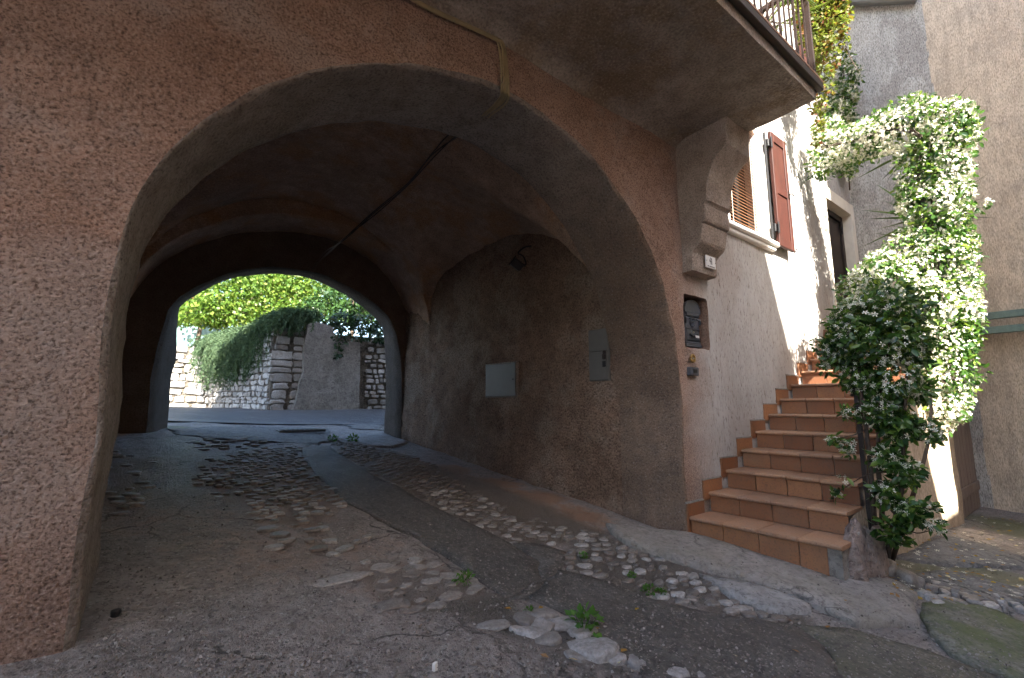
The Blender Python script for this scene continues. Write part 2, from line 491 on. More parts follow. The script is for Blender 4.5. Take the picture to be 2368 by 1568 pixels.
def soffit_mat():
    k = NT('arch_soffit_plaster')
    x, y, z = k.sep()
    big = k.noise(1.3, 3, .6); mid = k.noise(7, 3, .65); fine = k.noise(62, 3, .65)
    a = k.mix(k.ramp(big, [(.3, 0), (.7, 1)]), (.27, .235, .205), (.40, .36, .325))
    b = k.mix(k.ramp(big, [(.3, 0), (.7, 1)]), (.185, .125, .09), (.31, .218, .16))
    f = k.ramp(k.math('DIVIDE', k.math('SUBTRACT', k.math('ADD', x, k.math('MULTIPLY', mid, .6)), 2.2), 1.6), [(0, 0), (1, 1)])
    col = k.mix(f, a, b)
    col = k.mix(k.ramp(mid, [(.32, .5), (.6, 0)]), col, (.13, .10, .08))
    col = k.mix(k.ramp(fine, [(.36, .55), (.48, 0)]), col, (.06, .05, .04))
    col = k.mix(k.ramp(fine, [(.58, 0), (.72, .4)]), col, (.50, .46, .42))
    return k.fin(col, .92, k.bump(k.math('ADD', fine, k.math('MULTIPLY', mid, .8)), 1.0, .022), spec=.25)
M['archsoffit'] = soffit_mat()
def wood(name, c1, c2, scale=8, rough=.6, axis=2):
    k = NT(name)
    st = [30, 30, 30]; st[axis] = 1.6
    n = k.noise(scale / 8, 5, .6, stretch=tuple(st), co=k.co)
    col = k.mix(k.ramp(n, [(.3, 0), (.7, 1)]), c1, c2)
    col = k.mix(k.ramp(k.noise(5, 5, .7), [(.5, 0), (.72, .5)]), col, tuple(x * .55 for x in c1))
    return k.fin(col, rough, k.bump(n, .35, .004), spec=.4)
M['shutter'] = wood('red_brown_shutter', (.040, .0095, .006), (.062, .016, .010))
M['blind'] = wood('wooden_blind', (.13, .052, .02), (.19, .085, .036), axis=0)
M['oldwood'] = wood('grey_brown_planks', (.15, .105, .085), (.27, .21, .175))
M['doorwood'] = wood('dark_door', (.022, .014, .011), (.045, .03, .024))

def terracotta(name, top):
    k = NT(name)
    r = k.objrand()
    base = [(0, (.20, .075, .032)), (.5, (.29, .12, .05)), (1, (.40, .18, .078))] if not top else [(0, (.30, .155, .085)), (.5, (.39, .205, .11)), (1, (.48, .26, .14))]
    col = k.ramp(r, base)
    col = k.mix(k.ramp(k.noise(14, 5, .65), [(.35, .45), (.62, 0)]), col, (.20, .10, .06) if not top else (.27, .20, .16))
    col = k.mix(k.ramp(k.noise(3.5, 4, .65), [(.48, 0), (.68, .5)]), col, (.20, .125, .08))
    col = k.mix(k.ramp(k.noise(70, 3, .6), [(.36, .45), (.48, 0)]), col, (.13, .08, .05))
    return k.fin(col, .55, k.bump(k.noise(60, 4, .6), .25, .004), spec=.4)
M['riser'] = terracotta('terracotta_riser', False)
M['tread'] = terracotta('terracotta_tread', True)

M['ground'] = concrete('worn_street_concrete', (.235, .20, .178), (.385, .35, .32), .85, 110, tint=True, rough=.62, bdist=.011, crack=.9)
M['asphalt'] = concrete('old_asphalt', (.088, .08, .071), (.14, .127, .112), .75, 150, rough=.62, pale=(.32, .29, .25))
M['asphalt2'] = concrete('olive_asphalt', (.12, .112, .09), (.175, .16, .125), .6, 150, moss=.35, mosscol=(.13, .13, .06), pale=(.36, .34, .27))
M['road'] = concrete('road_asphalt', (.075, .075, .078), (.11, .11, .112), .25, 140, rough=.6)
M['apron'] = concrete('pale_apron_concrete', (.30, .27, .245), (.38, .345, .31), .4, 120, moss=.25, mosscol=(.22, .21, .13), crack=.6)
M['palepatch'] = concrete('pale_patch_concrete', (.32, .31, .295), (.40, .39, .375), .35, 120)
M['slabconcrete'] = concrete('slab_concrete', (.16, .155, .145), (.23, .225, .21), .4, 120, crack=.9)
M['mossy'] = concrete('mossy_concrete', (.15, .15, .115), (.22, .22, .17), .35, 110, moss=.7, mosscol=(.10, .125, .028))
M['soil'] = concrete('joint_soil', (.075, .062, .048), (.11, .09, .065), .4, 160, moss=.35, mosscol=(.05, .065, .02))
M['redsoil'] = concrete('red_brown_soil', (.13, .075, .048), (.20, .11, .06), .4, 150)
M['cobble'] = stone_mat('cobble_stone', (.14, .122, .108), (.255, .24, .22), (.45, .44, .42), .34, dirt=(.13, .095, .07))
M['riverstone'] = stone_mat('river_stone', (.19, .175, .16), (.28, .268, .255), (.38, .37, .36), .6, dirt=(.17, .14, .115))
M['flag'] = stone_mat('flag_stone', (.17, .15, .135), (.25, .23, .21), (.34, .32, .30), .7, dirt=(.17, .13, .10))
M['wallstone'] = stone_mat('wall_stone', (.25, .235, .215), (.42, .41, .39), (.60, .59, .57), .8, dirt=(.24, .195, .155))
M['mortar'] = concrete('wall_mortar', (.16, .135, .105), (.22, .19, .15), .3, 90, bdist=.02)
M['render'] = concrete('grey_render', (.25, .23, .205), (.34, .315, .285), .15, 70, bdist=.01)
M['rubble'] = concrete('broken_plaster', (.34, .25, .21), (.46, .37, .32), .6, 60, bdist=.02)

M['jleaf'] = leaf_mat('jasmine_leaf', (.022, .065, .018), (.085, .18, .03), .42, .3, .55, third=(.20, .29, .05))
M['jflower'] = simple('jasmine_petal', (.82, .80, .64), .55, var=.06)
M['stem'] = simple('woody_stem', (.075, .05, .035), .85, var=.4, scale=40, bump=.5)
M['vleaf'] = leaf_mat('vine_leaf', (.08, .12, .02), (.19, .22, .04), .5, .5, .3, third=(.16, .10, .03))
M['vleafred'] = leaf_mat('rusty_vine_leaf', (.13, .05, .024), (.20, .085, .036), .4, .6, .2)
M['spike'] = leaf_mat('yucca_leaf', (.035, .065, .02), (.08, .13, .035), .2, .4, .5)
M['palm'] = leaf_mat('palm_leaf', (.06, .10, .02), (.16, .22, .05), .45, .45, .4)
M['tleaf'] = leaf_mat('bright_tree_leaf', (.055, .125, .016), (.14, .235, .034), .45, .45, .4, third=(.22, .27, .055))
M['dleaf'] = leaf_mat('dark_tree_leaf', (.018, .05, .014), (.05, .11, .025), .3, .4, .5)
M['ivy'] = leaf_mat('ivy_leaf', (.012, .035, .014), (.04, .085, .028), .2, .35, .5)
M['rosemary'] = leaf_mat('rosemary_needle', (.045, .085, .045), (.10, .155, .08), .3, .6, .2)
M['weed'] = leaf_mat('weed_leaf', (.05, .13, .02), (.10, .22, .04), .35, .5, .3)
M['litter'] = leaf_mat('dry_leaf', (.42, .30, .05), (.30, .14, .05), .2, .7, .2, third=(.6, .55, .35))
M['bark'] = simple('tree_bark', (.12, .09, .065), .9, var=.5, scale=25, bump=.6, bdist=.01)
M['tealwall'] = simple('pale_teal_wall', (.13, .215, .21), .8, var=.08)  # the house front's own teal

# ================================================================== THE GROUND
_cp = np.array([(3.66, 2.36, 0), (-.2, 2.36, .27), (-.13, 7, .79), (3.0, 7.56, .63), (.05, 8, .82), (3.84, 1.42, -.09), (6.4, 1.3, -.18),
    (8.3, 1.34, -.30), (9.36, 1.3, -.31), (9.34, .94, -.31), (2, 12.5, .96), (4.9, 12.5, .98), (1, 16.3, 1.0), (.2, 16.5, 1.03),
    (0, 0, 0.0), (3.5, 0, -.28), (6, -.5, -.4), (-3, 2, .4), (-3, 8, 1.0), (10, -4, -.8), (-8, -4, .3), (6, 9, .55), (12, 13, .8),
    (-10, 13, 1.3), (0, 40, 1.3), (60, 60, 1), (-60, 60, 1.6), (60, -60, -2), (-60, -60, 0)], float)
def _rb():
    X = _cp[:, :2]; n = len(X)
    K = np.linalg.norm(X[:, None] - X[None], axis=2)
    A = np.zeros((n + 3, n + 3)); A[:n, :n] = K; A[:n, n] = 1; A[:n, n + 1:] = X; A[n, :n] = 1; A[n + 1:, :n] = X.T
    return np.linalg.solve(A, np.r_[_cp[:, 2], 0, 0, 0])
_w = _rb()
def G(P):
    P = np.atleast_2d(np.asarray(P, float))[:, :2]
    K = np.linalg.norm(P[:, None] - _cp[None, :, :2], axis=2)
    n = len(_cp)
    return K @ _w[:n] + _w[n] + P @ _w[n + 1:]
def g1(x, y): return float(G([(x, y)])[0])
def gp(px, py):
    """the point of the ground seen at a point of the photograph"""
    d = ray(px, py)
    ts = np.geomspace(.6, 60, 160) / math.hypot(d[0], d[1])
    P = CO + ts[:, None] * d
    f = P[:, 2] - G(P)
    k = int(np.argmax(f < 0)) if (f < 0).any() else len(ts) - 1
    a, b = ts[max(k - 1, 0)], ts[k]
    for _ in range(30):
        m = (a + b) / 2; p = CO + m * d
        if p[2] - g1(p[0], p[1]) < 0: b = m
        else: a = m
    p = CO + a * d
    return np.array([p[0], p[1], g1(p[0], p[1])])

def axis(lo, hi, step, far, grow=1.35):
    a = list(np.arange(lo, hi + 1e-6, step)); s = step; x = hi
    while x < far: s *= grow; x += s; a.append(x)
    s = step; x = lo; pre = []
    while x > -far: s *= grow; x -= s; pre.append(x)
    return np.array(pre[::-1] + a)
gx = axis(-1.2, 7.0, .05, 400); gy = axis(0.2, 9.0, .05, 400)
XX, YY = np.meshgrid(gx, gy, indexing='ij')
Q = np.stack([XX.ravel(), YY.ravel()], 1)
zz = np.concatenate([G(Q[k:k + 20000]) for k in range(0, len(Q), 20000)])
rel = np.c_[Q, np.zeros(len(Q))]
near = (np.abs(Q[:, 0] - 3) < 8) & (np.abs(Q[:, 1] - 4) < 8)
zpure = zz.copy()
zz = zz + near * (fbm(rel, 2.2, 4, 3) * .010 + fbm(rel, 8.5, 2, 13) * .0045 - .009)
tint = np.zeros((len(Q), 4), np.float32)
def blob(px, py, r, col, a=1.0, asp=1.0):
    p = gp(px, py)
    d = np.sqrt(((Q[:, 0] - p[0]) / asp) ** 2 + (Q[:, 1] - p[1]) ** 2) / r
    f = np.clip(1.3 - d, 0, 1) * a
    up = f > tint[:, 3]
    tint[up, :3] = col; tint[up, 3] = f[up]
ORANGE = (.29, .16, .09); BROWN = (.30, .21, .16); DAMP = (.075, .068, .055); MOSS = (.06, .085, .02)
for q in ((1040, 1085), (1150, 1115), (1250, 1150), (1340, 1190), (1080, 1110), (1190, 1145)): blob(*q, .38, ORANGE, .8)
for q in ((560, 1180), (500, 1250), (700, 1260), (380, 1200), (850, 1270), (640, 1290), (900, 1310)): blob(*q, .5, BROWN, .42)
for q in ((1220, 1360), (1160, 1300), (1120, 1400), (1010, 1380)): blob(*q, .22, DAMP, .8)
blob(400, 988, .3, MOSS)
for q in ((2290, 1205), (2350, 1230), (2200, 1270), (2300, 1330), (2180, 1330)): blob(*q, .45, (.16, .16, .085), .8)
for q in ((2250, 1290), (2330, 1290)): blob(*q, .3, (.30, .28, .24), .8)
blob(2330, 1210, .35, (.13, .14, .05))
BEDS = {'A': ([(752, 1010), (860, 1032), (960, 1058), (1100, 1105), (1250, 1160), (1395, 1228), (1370, 1255), (1240, 1262), (1190, 1258), (1040, 1190), (868, 1098), (800, 1060)], (.12, .095, .07)),
        'B': ([(482, 1062), (560, 1040), (690, 1038), (745, 1110), (800, 1160), (770, 1205), (690, 1218), (600, 1205), (560, 1160), (490, 1148)], (.17, .125, .095)),
        'C': ([(1345, 1232), (1415, 1242), (1480, 1278), (1625, 1325), (1660, 1360), (1750, 1412), (1850, 1430), (1820, 1446), (1660, 1424), (1500, 1388), (1400, 1348), (1290, 1316), (1300, 1280)], (.10, .085, .068)),
        'D': ([(1105, 1440), (1180, 1405), (1265, 1405), (1340, 1455), (1400, 1500), (1520, 1545), (1640, 1600), (1560, 1640), (1400, 1560), (1260, 1490)], (.11, .095, .08)),
        'E': ([(840, 1315), (930, 1285), (1010, 1292), (1100, 1340), (1095, 1372), (1010, 1405), (900, 1420), (850, 1370)], (.15, .125, .105)),
        'L': ([(240, 1030), (300, 1045), (345, 1075), (340, 1130), (320, 1180), (225, 1190), (232, 1100)], (.16, .12, .09))}
def edge_dist(P, q):
    B_ = resample(np.vstack([P, P[:1]]), .04)
    d = np.concatenate([np.sqrt(((q[k:k + 1500, None] - B_[None]) ** 2).sum(2).min(1)) for k in range(0, len(q), 1500)])
    return np.where(inside(P, q), d, -d)
for key, (pp_, col_) in BEDS.items():
    P_ = np.array([gp(*q)[:2] for q in pp_])
    sel = np.where((Q > P_.min(0) - .4).all(1) & (Q < P_.max(0) + .4).all(1))[0]
    sd_ = edge_dist(P_, Q[sel]) + fbm(np.c_[Q[sel], np.zeros(len(sel))], 3.0, 3, 77) * .10
    f = np.clip(sd_ / .22 + .55, 0, 1)
    k_ = f > 0
    w_ = f[k_][:, None]
    tint[sel[k_], :3] = tint[sel[k_], :3] * (1 - w_) * (tint[sel[k_], 3:] > 0) + np.array(col_) * np.where(tint[sel[k_], 3:] > 0, w_, 1)
    tint[sel[k_], 3] = np.maximum(tint[sel[k_], 3], f[k_])
    zz[sel[k_]] = zz[sel[k_]] * (1 - f[k_]) + (zpure[sel[k_]] - .002) * f[k_]
gme = new_mesh('ground', np.c_[Q, zz], grid_faces(len(gx), len(gy)), M['ground'], True)
ca = gme.attributes.new('tint', 'FLOAT_COLOR', 'POINT'); ca.data.foreach_set('color', tint.ravel())
ground = place(bpy.data.objects.new('ground', gme), None, (0, 0, 0))
tag(ground, kind='structure')

def poly_xy(px): return np.array([gp(*p)[:2] for p in px])
def patch(name, poly, h, mat, jag=.02, parent=None, step=.04, bump=.004, px=True, seed=0, soft=.55, grid=.07, **kw):
    P = poly_xy(poly) if px else np.asarray(poly, float)
    P = resample(np.vstack([P, P[:1]]), step)[:-1]
    off = np.c_[P, np.full(len(P), seed * 3.1)]
    P = P + jag * np.c_[fbm(off, 4, 4, 11 + seed), fbm(off, 4, 4, 31 + seed)]
    lo, hi = P.min(0), P.max(0)
    PATCHES.append((lo, hi, P, h))
    ax = np.arange(lo[0], hi[0], grid); ay = np.arange(lo[1], hi[1], grid)
    I = np.stack(np.meshgrid(ax, ay, indexing='ij'), -1).reshape(-1, 2) + rng.uniform(-.3, .3, (len(ax) * len(ay), 2)) * grid
    V, T = cdt(P, (), I, grid * .45)
    edge = np.zeros(len(V), bool)
    Bd = np.array(P)
    for k in range(0, len(V), 500):
        edge[k:k + 500] = ((V[k:k + 500, None] - Bd[None]) ** 2).sum(2).min(1) < 1e-8
    z = G(V) + np.where(edge, h * soft, h) + np.where(edge, 0, fbm(np.c_[V, np.zeros(len(V))], 5, 3, 5 + seed) * bump)
    top = np.c_[V, z]
    n = len(V); m = len(P)
    # skirt
    idx = [int(np.argmin(((V - p) ** 2).sum(1))) for p in P]
    sk = np.c_[P, G(P) - .03]
    F = [tuple(t) for t in T] + [(idx[k], idx[(k + 1) % m], n + (k + 1) % m, n + k) for k in range(m)]
    o = mk(name, np.vstack([top, sk]), F, mat, parent, True, origin=None if parent is None else WL[parent.name], **kw)
    return o
PATCHES = []
def surf(x, y):
    h = 0.0
    for lo_, hi_, P_, h_ in PATCHES:
        if lo_[0] < x < hi_[0] and lo_[1] < y < hi_[1] and h_ > h and inside(P_, np.array([[x, y]]))[0]: h = h_
    return g1(x, y) + h
S = dict(kind='structure')
# beyond the passage: the road
road = patch('road', [(-14, 9.0), (-.4, 8.75), (.6, 8.7), (1.5, 8.55), (2.6, 8.75), (3.6, 8.95), (9, 9.1), (22, 10), (22, 13.4), (5, 12.9), (2.0, 13.0), (1.2, 15.5), (.8, 17.0), (-14, 17.5)], .014, M['road'], .03, px=False, step=.25, grid=.5, **S)
patch('entry_paving', [(398, 992), (520, 986), (760, 990), (762, 1018), (745, 1028), (600, 1020), (480, 1012), (400, 1006)], .005, M['slabconcrete'], .07, seed=1, **S)
patch('entry_paving', [(775, 1012), (800, 1004), (886, 1003), (950, 1022), (905, 1033), (840, 1030)], .007, M['palepatch'], .05, seed=2, **S)
patch('entry_paving', [(790, 975), (884, 968), (884, 995), (815, 992)], .006, M['slabconcrete'], .06, seed=3, **S)
# dark asphalt ribbon along the passage and out to the lower right
strip = patch('asphalt_strip', [(700, 1036), (758, 1030), (800, 1062), (868, 1100), (960, 1150), (1042, 1192), (1120, 1228), (1190, 1262), (1250, 1300), (1245, 1345), (1180, 1385), (1120, 1350), (1050, 1292), (960, 1240), (880, 1202), (800, 1160), (745, 1110), (700, 1062)], .012, M['asphalt'], .025, seed=4, **S)
patch('asphalt_strip', [(1290, 1318), (1400, 1350), (1520, 1392), (1660, 1425), (1830, 1445), (1910, 1500), (1990, 1640), (1500, 1700), (1480, 1545), (1380, 1480), (1300, 1425), (1220, 1385)], .02, M['asphalt'], .02, seed=5, **S)
patch('asphalt_strip', [(1835, 1447), (1960, 1455), (2120, 1500), (2368, 1590), (2600, 1700), (2000, 1760), (1985, 1650), (1910, 1502)], .018, M['asphalt2'], .02, seed=6, **S)
patch('asphalt_strip', [(1188, 1258), (1245, 1258), (1310, 1278), (1300, 1318), (1225, 1388), (1180, 1388), (1235, 1345), (1245, 1300)], .011, M['asphalt'], .02, seed=18, **S)
patch('mossy_concrete', [(2135, 1400), (2200, 1392), (2300, 1415), (2420, 1470), (2700, 1600), (2380, 1580), (2200, 1520), (2135, 1470), (2118, 1430)], .03, M['mossy'], .05, seed=7, **S)
patch('concrete_apron', [(1400, 1216), (1500, 1228), (1588, 1236), (1690, 1262), (1800, 1290), (1900, 1322), (2000, 1330), (2075, 1352), (2122, 1382), (2116, 1420), (2130, 1450), (1980, 1448), (1900, 1412), (1850, 1388), (1740, 1352), (1620, 1318), (1530, 1292), (1450, 1262), (1410, 1235)], .05, M['apron'], .015, seed=8, **S)
patch('pale_concrete_patch', [(1615, 1332), (1690, 1345), (1780, 1368), (1862, 1398), (1872, 1416), (1830, 1423), (1760, 1412), (1690, 1385), (1655, 1355)], .035, M['palepatch'], .02, seed=9, **S)
patch('concrete_slab', [(2105, 1330), (2190, 1325), (2290, 1345), (2368, 1372), (2440, 1400), (2300, 1400), (2200, 1375)], .03, M['slabconcrete'], .03, seed=10, **S)
patch('concrete_slab', [(2060, 1290), (2140, 1262), (2190, 1240), (2290, 1262), (2368, 1290), (2368, 1315), (2200, 1308), (2120, 1300)], .02, M['slabconcrete'], .03, seed=11, **S)

bedA = bedB = bedC = bedD = bedE = bedL = ground
# ---- cobble stones: a small library of worn domes, many copies
def dome(seed, flat=.5):
    r = np.random.default_rng(seed); n = 9
    an = np.linspace(0, 2 * math.pi, n, endpoint=False) + r.uniform(-.15, .15, n)
    rad = 1 + r.uniform(-.26, .2, n)
    V = []
    for s, z in ((1.0, -1.6), (1.0, .15), (.90, .72), (.62, .95)):
        for a, q in zip(an, rad): V.append((math.cos(a) * q * s, math.sin(a) * q * s, z + r.uniform(-.10, .10)))
    V.append((r.uniform(-.1, .1), r.uniform(-.1, .1), 1.0))
    F = [(i * n + j, i * n + (j + 1) % n, (i + 1) * n + (j + 1) % n, (i + 1) * n + j) for i in range(3) for j in range(n)]
    F += [(3 * n + j, 3 * n + (j + 1) % n, 4 * n) for j in range(n)]
    return np.array(V), F
DV = [dome(k) for k in range(8)]
DOMES = [new_mesh('cobblestone', V, F, M['cobble'], True) for V, F in DV]
FLAGS = [new_mesh('flagstone', V * (1, 1, .55), F, M['flag'], True) for V, F in DV]
RIVER = [new_mesh('cobblestone', V, F, M['riverstone'], True) for V, F in DV]
cob = []            # (pos, size x, size y, height, angle, bed, keep)
def strew(poly, sx, sy, ang, spread, h, bed, jit=.35, drop=.06, rise=.5):
    P = poly_xy(poly); grow_ = .14
    lo, hi = P.min(0) - .3, P.max(0) + .3
    c, s = math.cos(ang), math.sin(ang)
    L = np.linalg.norm(hi - lo)
    mid = (lo + hi) / 2
    for i, v in enumerate(np.arange(-L / 2, L / 2, sy * 1.02)):
        for u in np.arange(-L / 2, L / 2, sx * 1.03) + (i % 2) * sx * .5:
            if random.random() < drop: continue
            uu = u + random.uniform(-jit, jit) * sx * .5; vv = v + random.uniform(-jit, jit) * sy * .5
            p = mid + (uu * c - vv * s, uu * s + vv * c)
            sd_ = edge_dist(P, p[None])[0]
            if sd_ < -grow_ or random.random() > (sd_ + grow_) / (grow_ * 1.6): continue
            sink = max(0, .05 - sd_) * .06 + random.uniform(.0, .007)
            k = random.choice((.6, .8, .9, 1.0, 1.0, 1.08))
            cob.append((p, sx * .45 * k * random.uniform(.85, 1.08), sy * .46 * random.uniform(.85, 1.08) * k, h, ang + random.uniform(-spread, spread), bed, sink))
strew([(758, 1013), (860, 1036), (960, 1062), (1010, 1080), (1060, 1120), (1130, 1160), (1210, 1200), (1300, 1225), (1385, 1230), (1365, 1250), (1240, 1257), (1190, 1252), (1040, 1184), (868, 1092), (805, 1058)],   .098, .066, -.3, .4, .012, bedA, drop=.08)
strew([(490, 1066), (560, 1045), (688, 1042), (742, 1112), (795, 1162), (765, 1200), (690, 1212), (610, 1200), (565, 1158), (495, 1144)], .092, .066, -.4, .3, .012, bedB, drop=.2)
strew([(1350, 1238), (1412, 1247), (1478, 1284), (1618, 1330), (1655, 1365), (1740, 1412), (1835, 1430), (1810, 1440), (1660, 1418), (1500, 1382), (1400, 1344), (1300, 1312), (1310, 1282)], .108, .076, -.15, .5, .013, bedC, drop=.12)
strew([(243, 1036), (300, 1050), (338, 1078), (334, 1128), (318, 1175), (232, 1180), (238, 1100)], .13, .10, -.35, .5, .011, bedL, drop=.3)
strew([(540, 1205), (760, 1205), (900, 1262), (1010, 1300), (850, 1315), (640, 1262)], .13, .10, -.3, .7, .008, bedB, drop=.62)
strew([(500, 1000), (740, 1028), (700, 1042), (540, 1040), (440, 1030)], .12, .08, -.3, .6, .008, bedB, drop=.5)
def screen(c): return (c[1] * c[2]) / (np.linalg.norm(c[0]) ** 2 + 1e-6)
cob.sort(key=screen, reverse=True)
big, rest = cob[:235], cob[235:]
for p, a, b, h, an, bed, rise in big:
    me = random.choice(DOMES)
    inst('cobblestone', me, bed, (p[0], p[1], g1(*p) + .003 - rise), (random.uniform(-.07, .07), random.uniform(-.07, .07), an), (a, b, h))
if rest:
    for bed in {id(c[5]): c[5] for c in rest}.values():
        sub = [c for c in rest if c[5] is bed]; parts = []
        for p, a, b, h, an, _, rise in sub:
            V, F = random.choice(DV)
            W = rotz(V * (a, b, h), an) + (p[0], p[1], g1(*p) + .003 - rise)
            parts.append((W, F))
        V, F = merge(*parts)
        mk('small_cobblestones', V, F, M['cobble'], bed, True, kind='stuff')
# big worn stones set in the foreground
for px, py, w, d, h, an in ((1140, 1446, .13, .07, .018, .1), (1213, 1432, .085, .12, .03, .5), (1256, 1422, .17, .11, .045, .1), (1300, 1446, .17, .10, .04, -.1), (1345, 1460, .13, .12, .04, .3),
        (1250, 1452, .12, .11, .035, .7), (1233, 1463, .13, .075, .035, 0), (1267, 1480, .10, .07, .04, .2), (1368, 1499, .20, .15, .055, -.1), (1428, 1523, .085, .07, .03, 0),
        (1472, 1533, .06, .09, .03, .5), (1545, 1556, .15, .09, .035, -.2), (1326, 1517, .05, .08, .02, .8), (1195, 1455, .07, .05, .02, 0), (1600, 1570, .10, .07, .03, .3)):
    p = gp(px, py)
    inst('cobblestone', random.choice(RIVER), bedD, (p[0], p[1], p[2] + .004), (random.uniform(-.15, .15), random.uniform(-.15, .15), -.5 + an), (w * .60, d * .60, h * .40))
# flat broken slabs near the middle
fl_ = []
PE = poly_xy([(846, 1312), (930, 1288), (1008, 1294), (1098, 1340), (1092, 1370), (1010, 1400), (905, 1414), (856, 1370)])
for i, v in enumerate(np.arange(PE[:, 1].min(), PE[:, 1].max(), .088)):
    for u in np.arange(PE[:, 0].min(), PE[:, 0].max(), .14) + (i % 2) * .07:
        p = np.array([u + random.uniform(-.03, .03), v + random.uniform(-.02, .02)])
        if inside(PE, p[None])[0] and random.random() > .12:
            k = random.choice((.6, .8, 1.0, 1.25))
            inst('flagstone', random.choice(FLAGS), bedE, (p[0], p[1], g1(*p) - .001), (random.uniform(-.06, .06), random.uniform(-.06, .06), random.uniform(-.7, .3)), (.06 * k, .04 * k, .008))
for px, py, w, d, h, an in ((785, 1336, .30, .13, .016, .3), (880, 1308, .16, .12, .018, 0), (905, 1392, .24, .11, .02, -.2)):
    p = gp(px, py)
    inst('flagstone', random.choice(FLAGS), bedE, (p[0], p[1], p[2] - .004), (0, 0, -.4 + an), (w * .5, d * .5, .010))
# loose stones at the right
for k in range(46):
    px = random.uniform(2110, 2375); py = random.uniform(1340, 1395) + (px - 2110) * .1
    p = gp(px, py); w = random.uniform(.05, .13)
    inst('cobblestone', random.choice(DOMES), ground, (p[0], p[1], p[2] + .012), (random.uniform(-.2, .2), random.uniform(-.2, .2), random.uniform(0, 3)), (w * .5, w * .35, .018))
for px, py, w in ((2040, 1330, .30), (2085, 1345, .2), (2115, 1352, .12), (2015, 1322, .16)):
    p = gp(px, py)
    inst('fieldstone', DOMES[3], ground, (p[0], p[1], p[2] + .03), (.1, 0, random.uniform(0, 3)), (w * .5, w * .36, w * .3))
p = gp(267, 1421); mk('pebble', DV[2][0] * (.018, .016, .014) + p + (0, 0, .008), DV[2][1], M['black'], None, True, label='small dark pebble lying on the paving beside the left arch pier', cat='pebble')
p = gp(1007, 1543); mk('white_scrap', DV[6][0] * (.012, .008, .012) + p + (0, 0, .008), DV[5][1], M['white'], None, False, label='small white chip lying on the grey paving in the foreground', cat='chip')
# drain cover in the far paving
p = gp(695, 1000); r_ = empty('drain_cover', p + (0, 0, .03), 'small metal drain grate set in the paving at the far arch', 'drain')
V, F = merge(box(p[0] - .32, p[0] + .32, p[1] - .16, p[1] - .13, p[2] + .01, p[2] + .045), box(p[0] - .32, p[0] + .32, p[1] + .13, p[1] + .16, p[2] + .01, p[2] + .045), box(p[0] - .32, p[0] - .29, p[1] - .13, p[1] + .13, p[2] + .01, p[2] + .045), box(p[0] + .29, p[0] + .32, p[1] - .13, p[1] + .13, p[2] + .01, p[2] + .045))
mk('frame', V, F, M['greymetal'], r_)
for k in range(9):
    x = p[0] - .27 + k * .065
    mk('bar', *box(x, x + .025, p[1] - .129, p[1] + .129, p[2] + .015, p[2] + .04), M['greymetal'], r_)

# ================================================================== THE ARCHED HOUSE
YF = 2.36
house = empty('arched_house', (-.6, YF, .3), 'rough plastered house with a vaulted passage arch, balcony and shuttered window', 'house')
ZB = -.7
arch_px = [(245, 1000), (255, 760), (268, 640), (300, 545), (350, 432), (425, 335), (500, 272), (590, 215), (700, 178), (830, 158), (960, 157), (1080, 180), (1168, 215), (1250, 265), (1330, 330), (1400, 410), (1470, 520), (1520, 630), (1550, 740), (1568, 840)]
apts = [onY(*q, YF)[[0, 2]] for q in arch_px]
apts = [(-.21, ZB), (-.20, .3), (-.19, .65)] + [tuple(a) for a in apts] + [(3.672, 1.0), (3.665, .5), (3.66, .0), (3.66, ZB)]
prof = resample(catmull(apts, 8), .06)
o3 = np.c_[prof, np.zeros(len(prof))]
wob = np.c_[fbm(o3, 3, 3, 41), fbm(o3, 3, 3, 51)] * .012; wob[0] = wob[-1] = 0
prof = prof + wob
tg = np.gradient(prof, axis=0); tg /= np.linalg.norm(tg, axis=1)[:, None]
nrm = np.c_[-tg[:, 1], tg[:, 0]]                    # left of travel = away from the opening
def lump(V, amp=.012, seed=60):
    V = np.asarray(V, float)
    return fbm(V, 2.2, 3, seed) * amp + fbm(V, 11, 2, seed + 5) * amp * .35
XE, ZT = 8.94, 8.2
hole = prof + nrm * .024
hole[0] = (hole[0][0], ZB); hole[-1] = (hole[-1][0], ZB)
outer = np.vstack([[(-5.5, ZB)], hole, [(XE, ZB), (XE, 3.3), (XE, ZT), (-5.5, ZT), (-5.5, 3)]])
def rect(x0, x1, z0, z1, n=6):
    return resample(np.array([(x0, z0), (x1, z0), (x1, z1), (x0, z1), (x0, z0)]), max(.05, (x1 - x0) / n))[:-1]
NICHE = (3.79, 4.21, 1.65, 2.165); WIN = (4.74, 5.53, 3.08, 4.49); DOOR = (7.70, 8.78, 2.05, 4.22); UWIN = (7.75, 8.6, 5.85, 7.2)
wig = lambda Rr, a=.006: Rr + a * np.c_[fbm(np.c_[Rr, Rr[:, :1] * 0], 14, 2, 9), fbm(np.c_[Rr, Rr[:, :1] * 0], 14, 2, 19)]
holes = [wig(rect(*NICHE, 10)), rect(*WIN), rect(*DOOR), rect(*UWIN)]
gxs = np.r_[np.arange(-5.4, -1, .5), np.arange(-1, 8.9, .11)]; gzs = np.r_[np.arange(ZB + .1, 4.6, .11), np.arange(4.7, 8.1, .5)]
I = np.stack(np.meshgrid(gxs, gzs, indexing='ij'), -1).reshape(-1, 2)
V2, T = cdt(outer, holes, I, .04)
V3 = np.c_[V2[:, 0], np.full(len(V2), YF), V2[:, 1]]
V3[:, 1] += lump(V3)
mk('facade', V3, T, M['facade'], house, True)
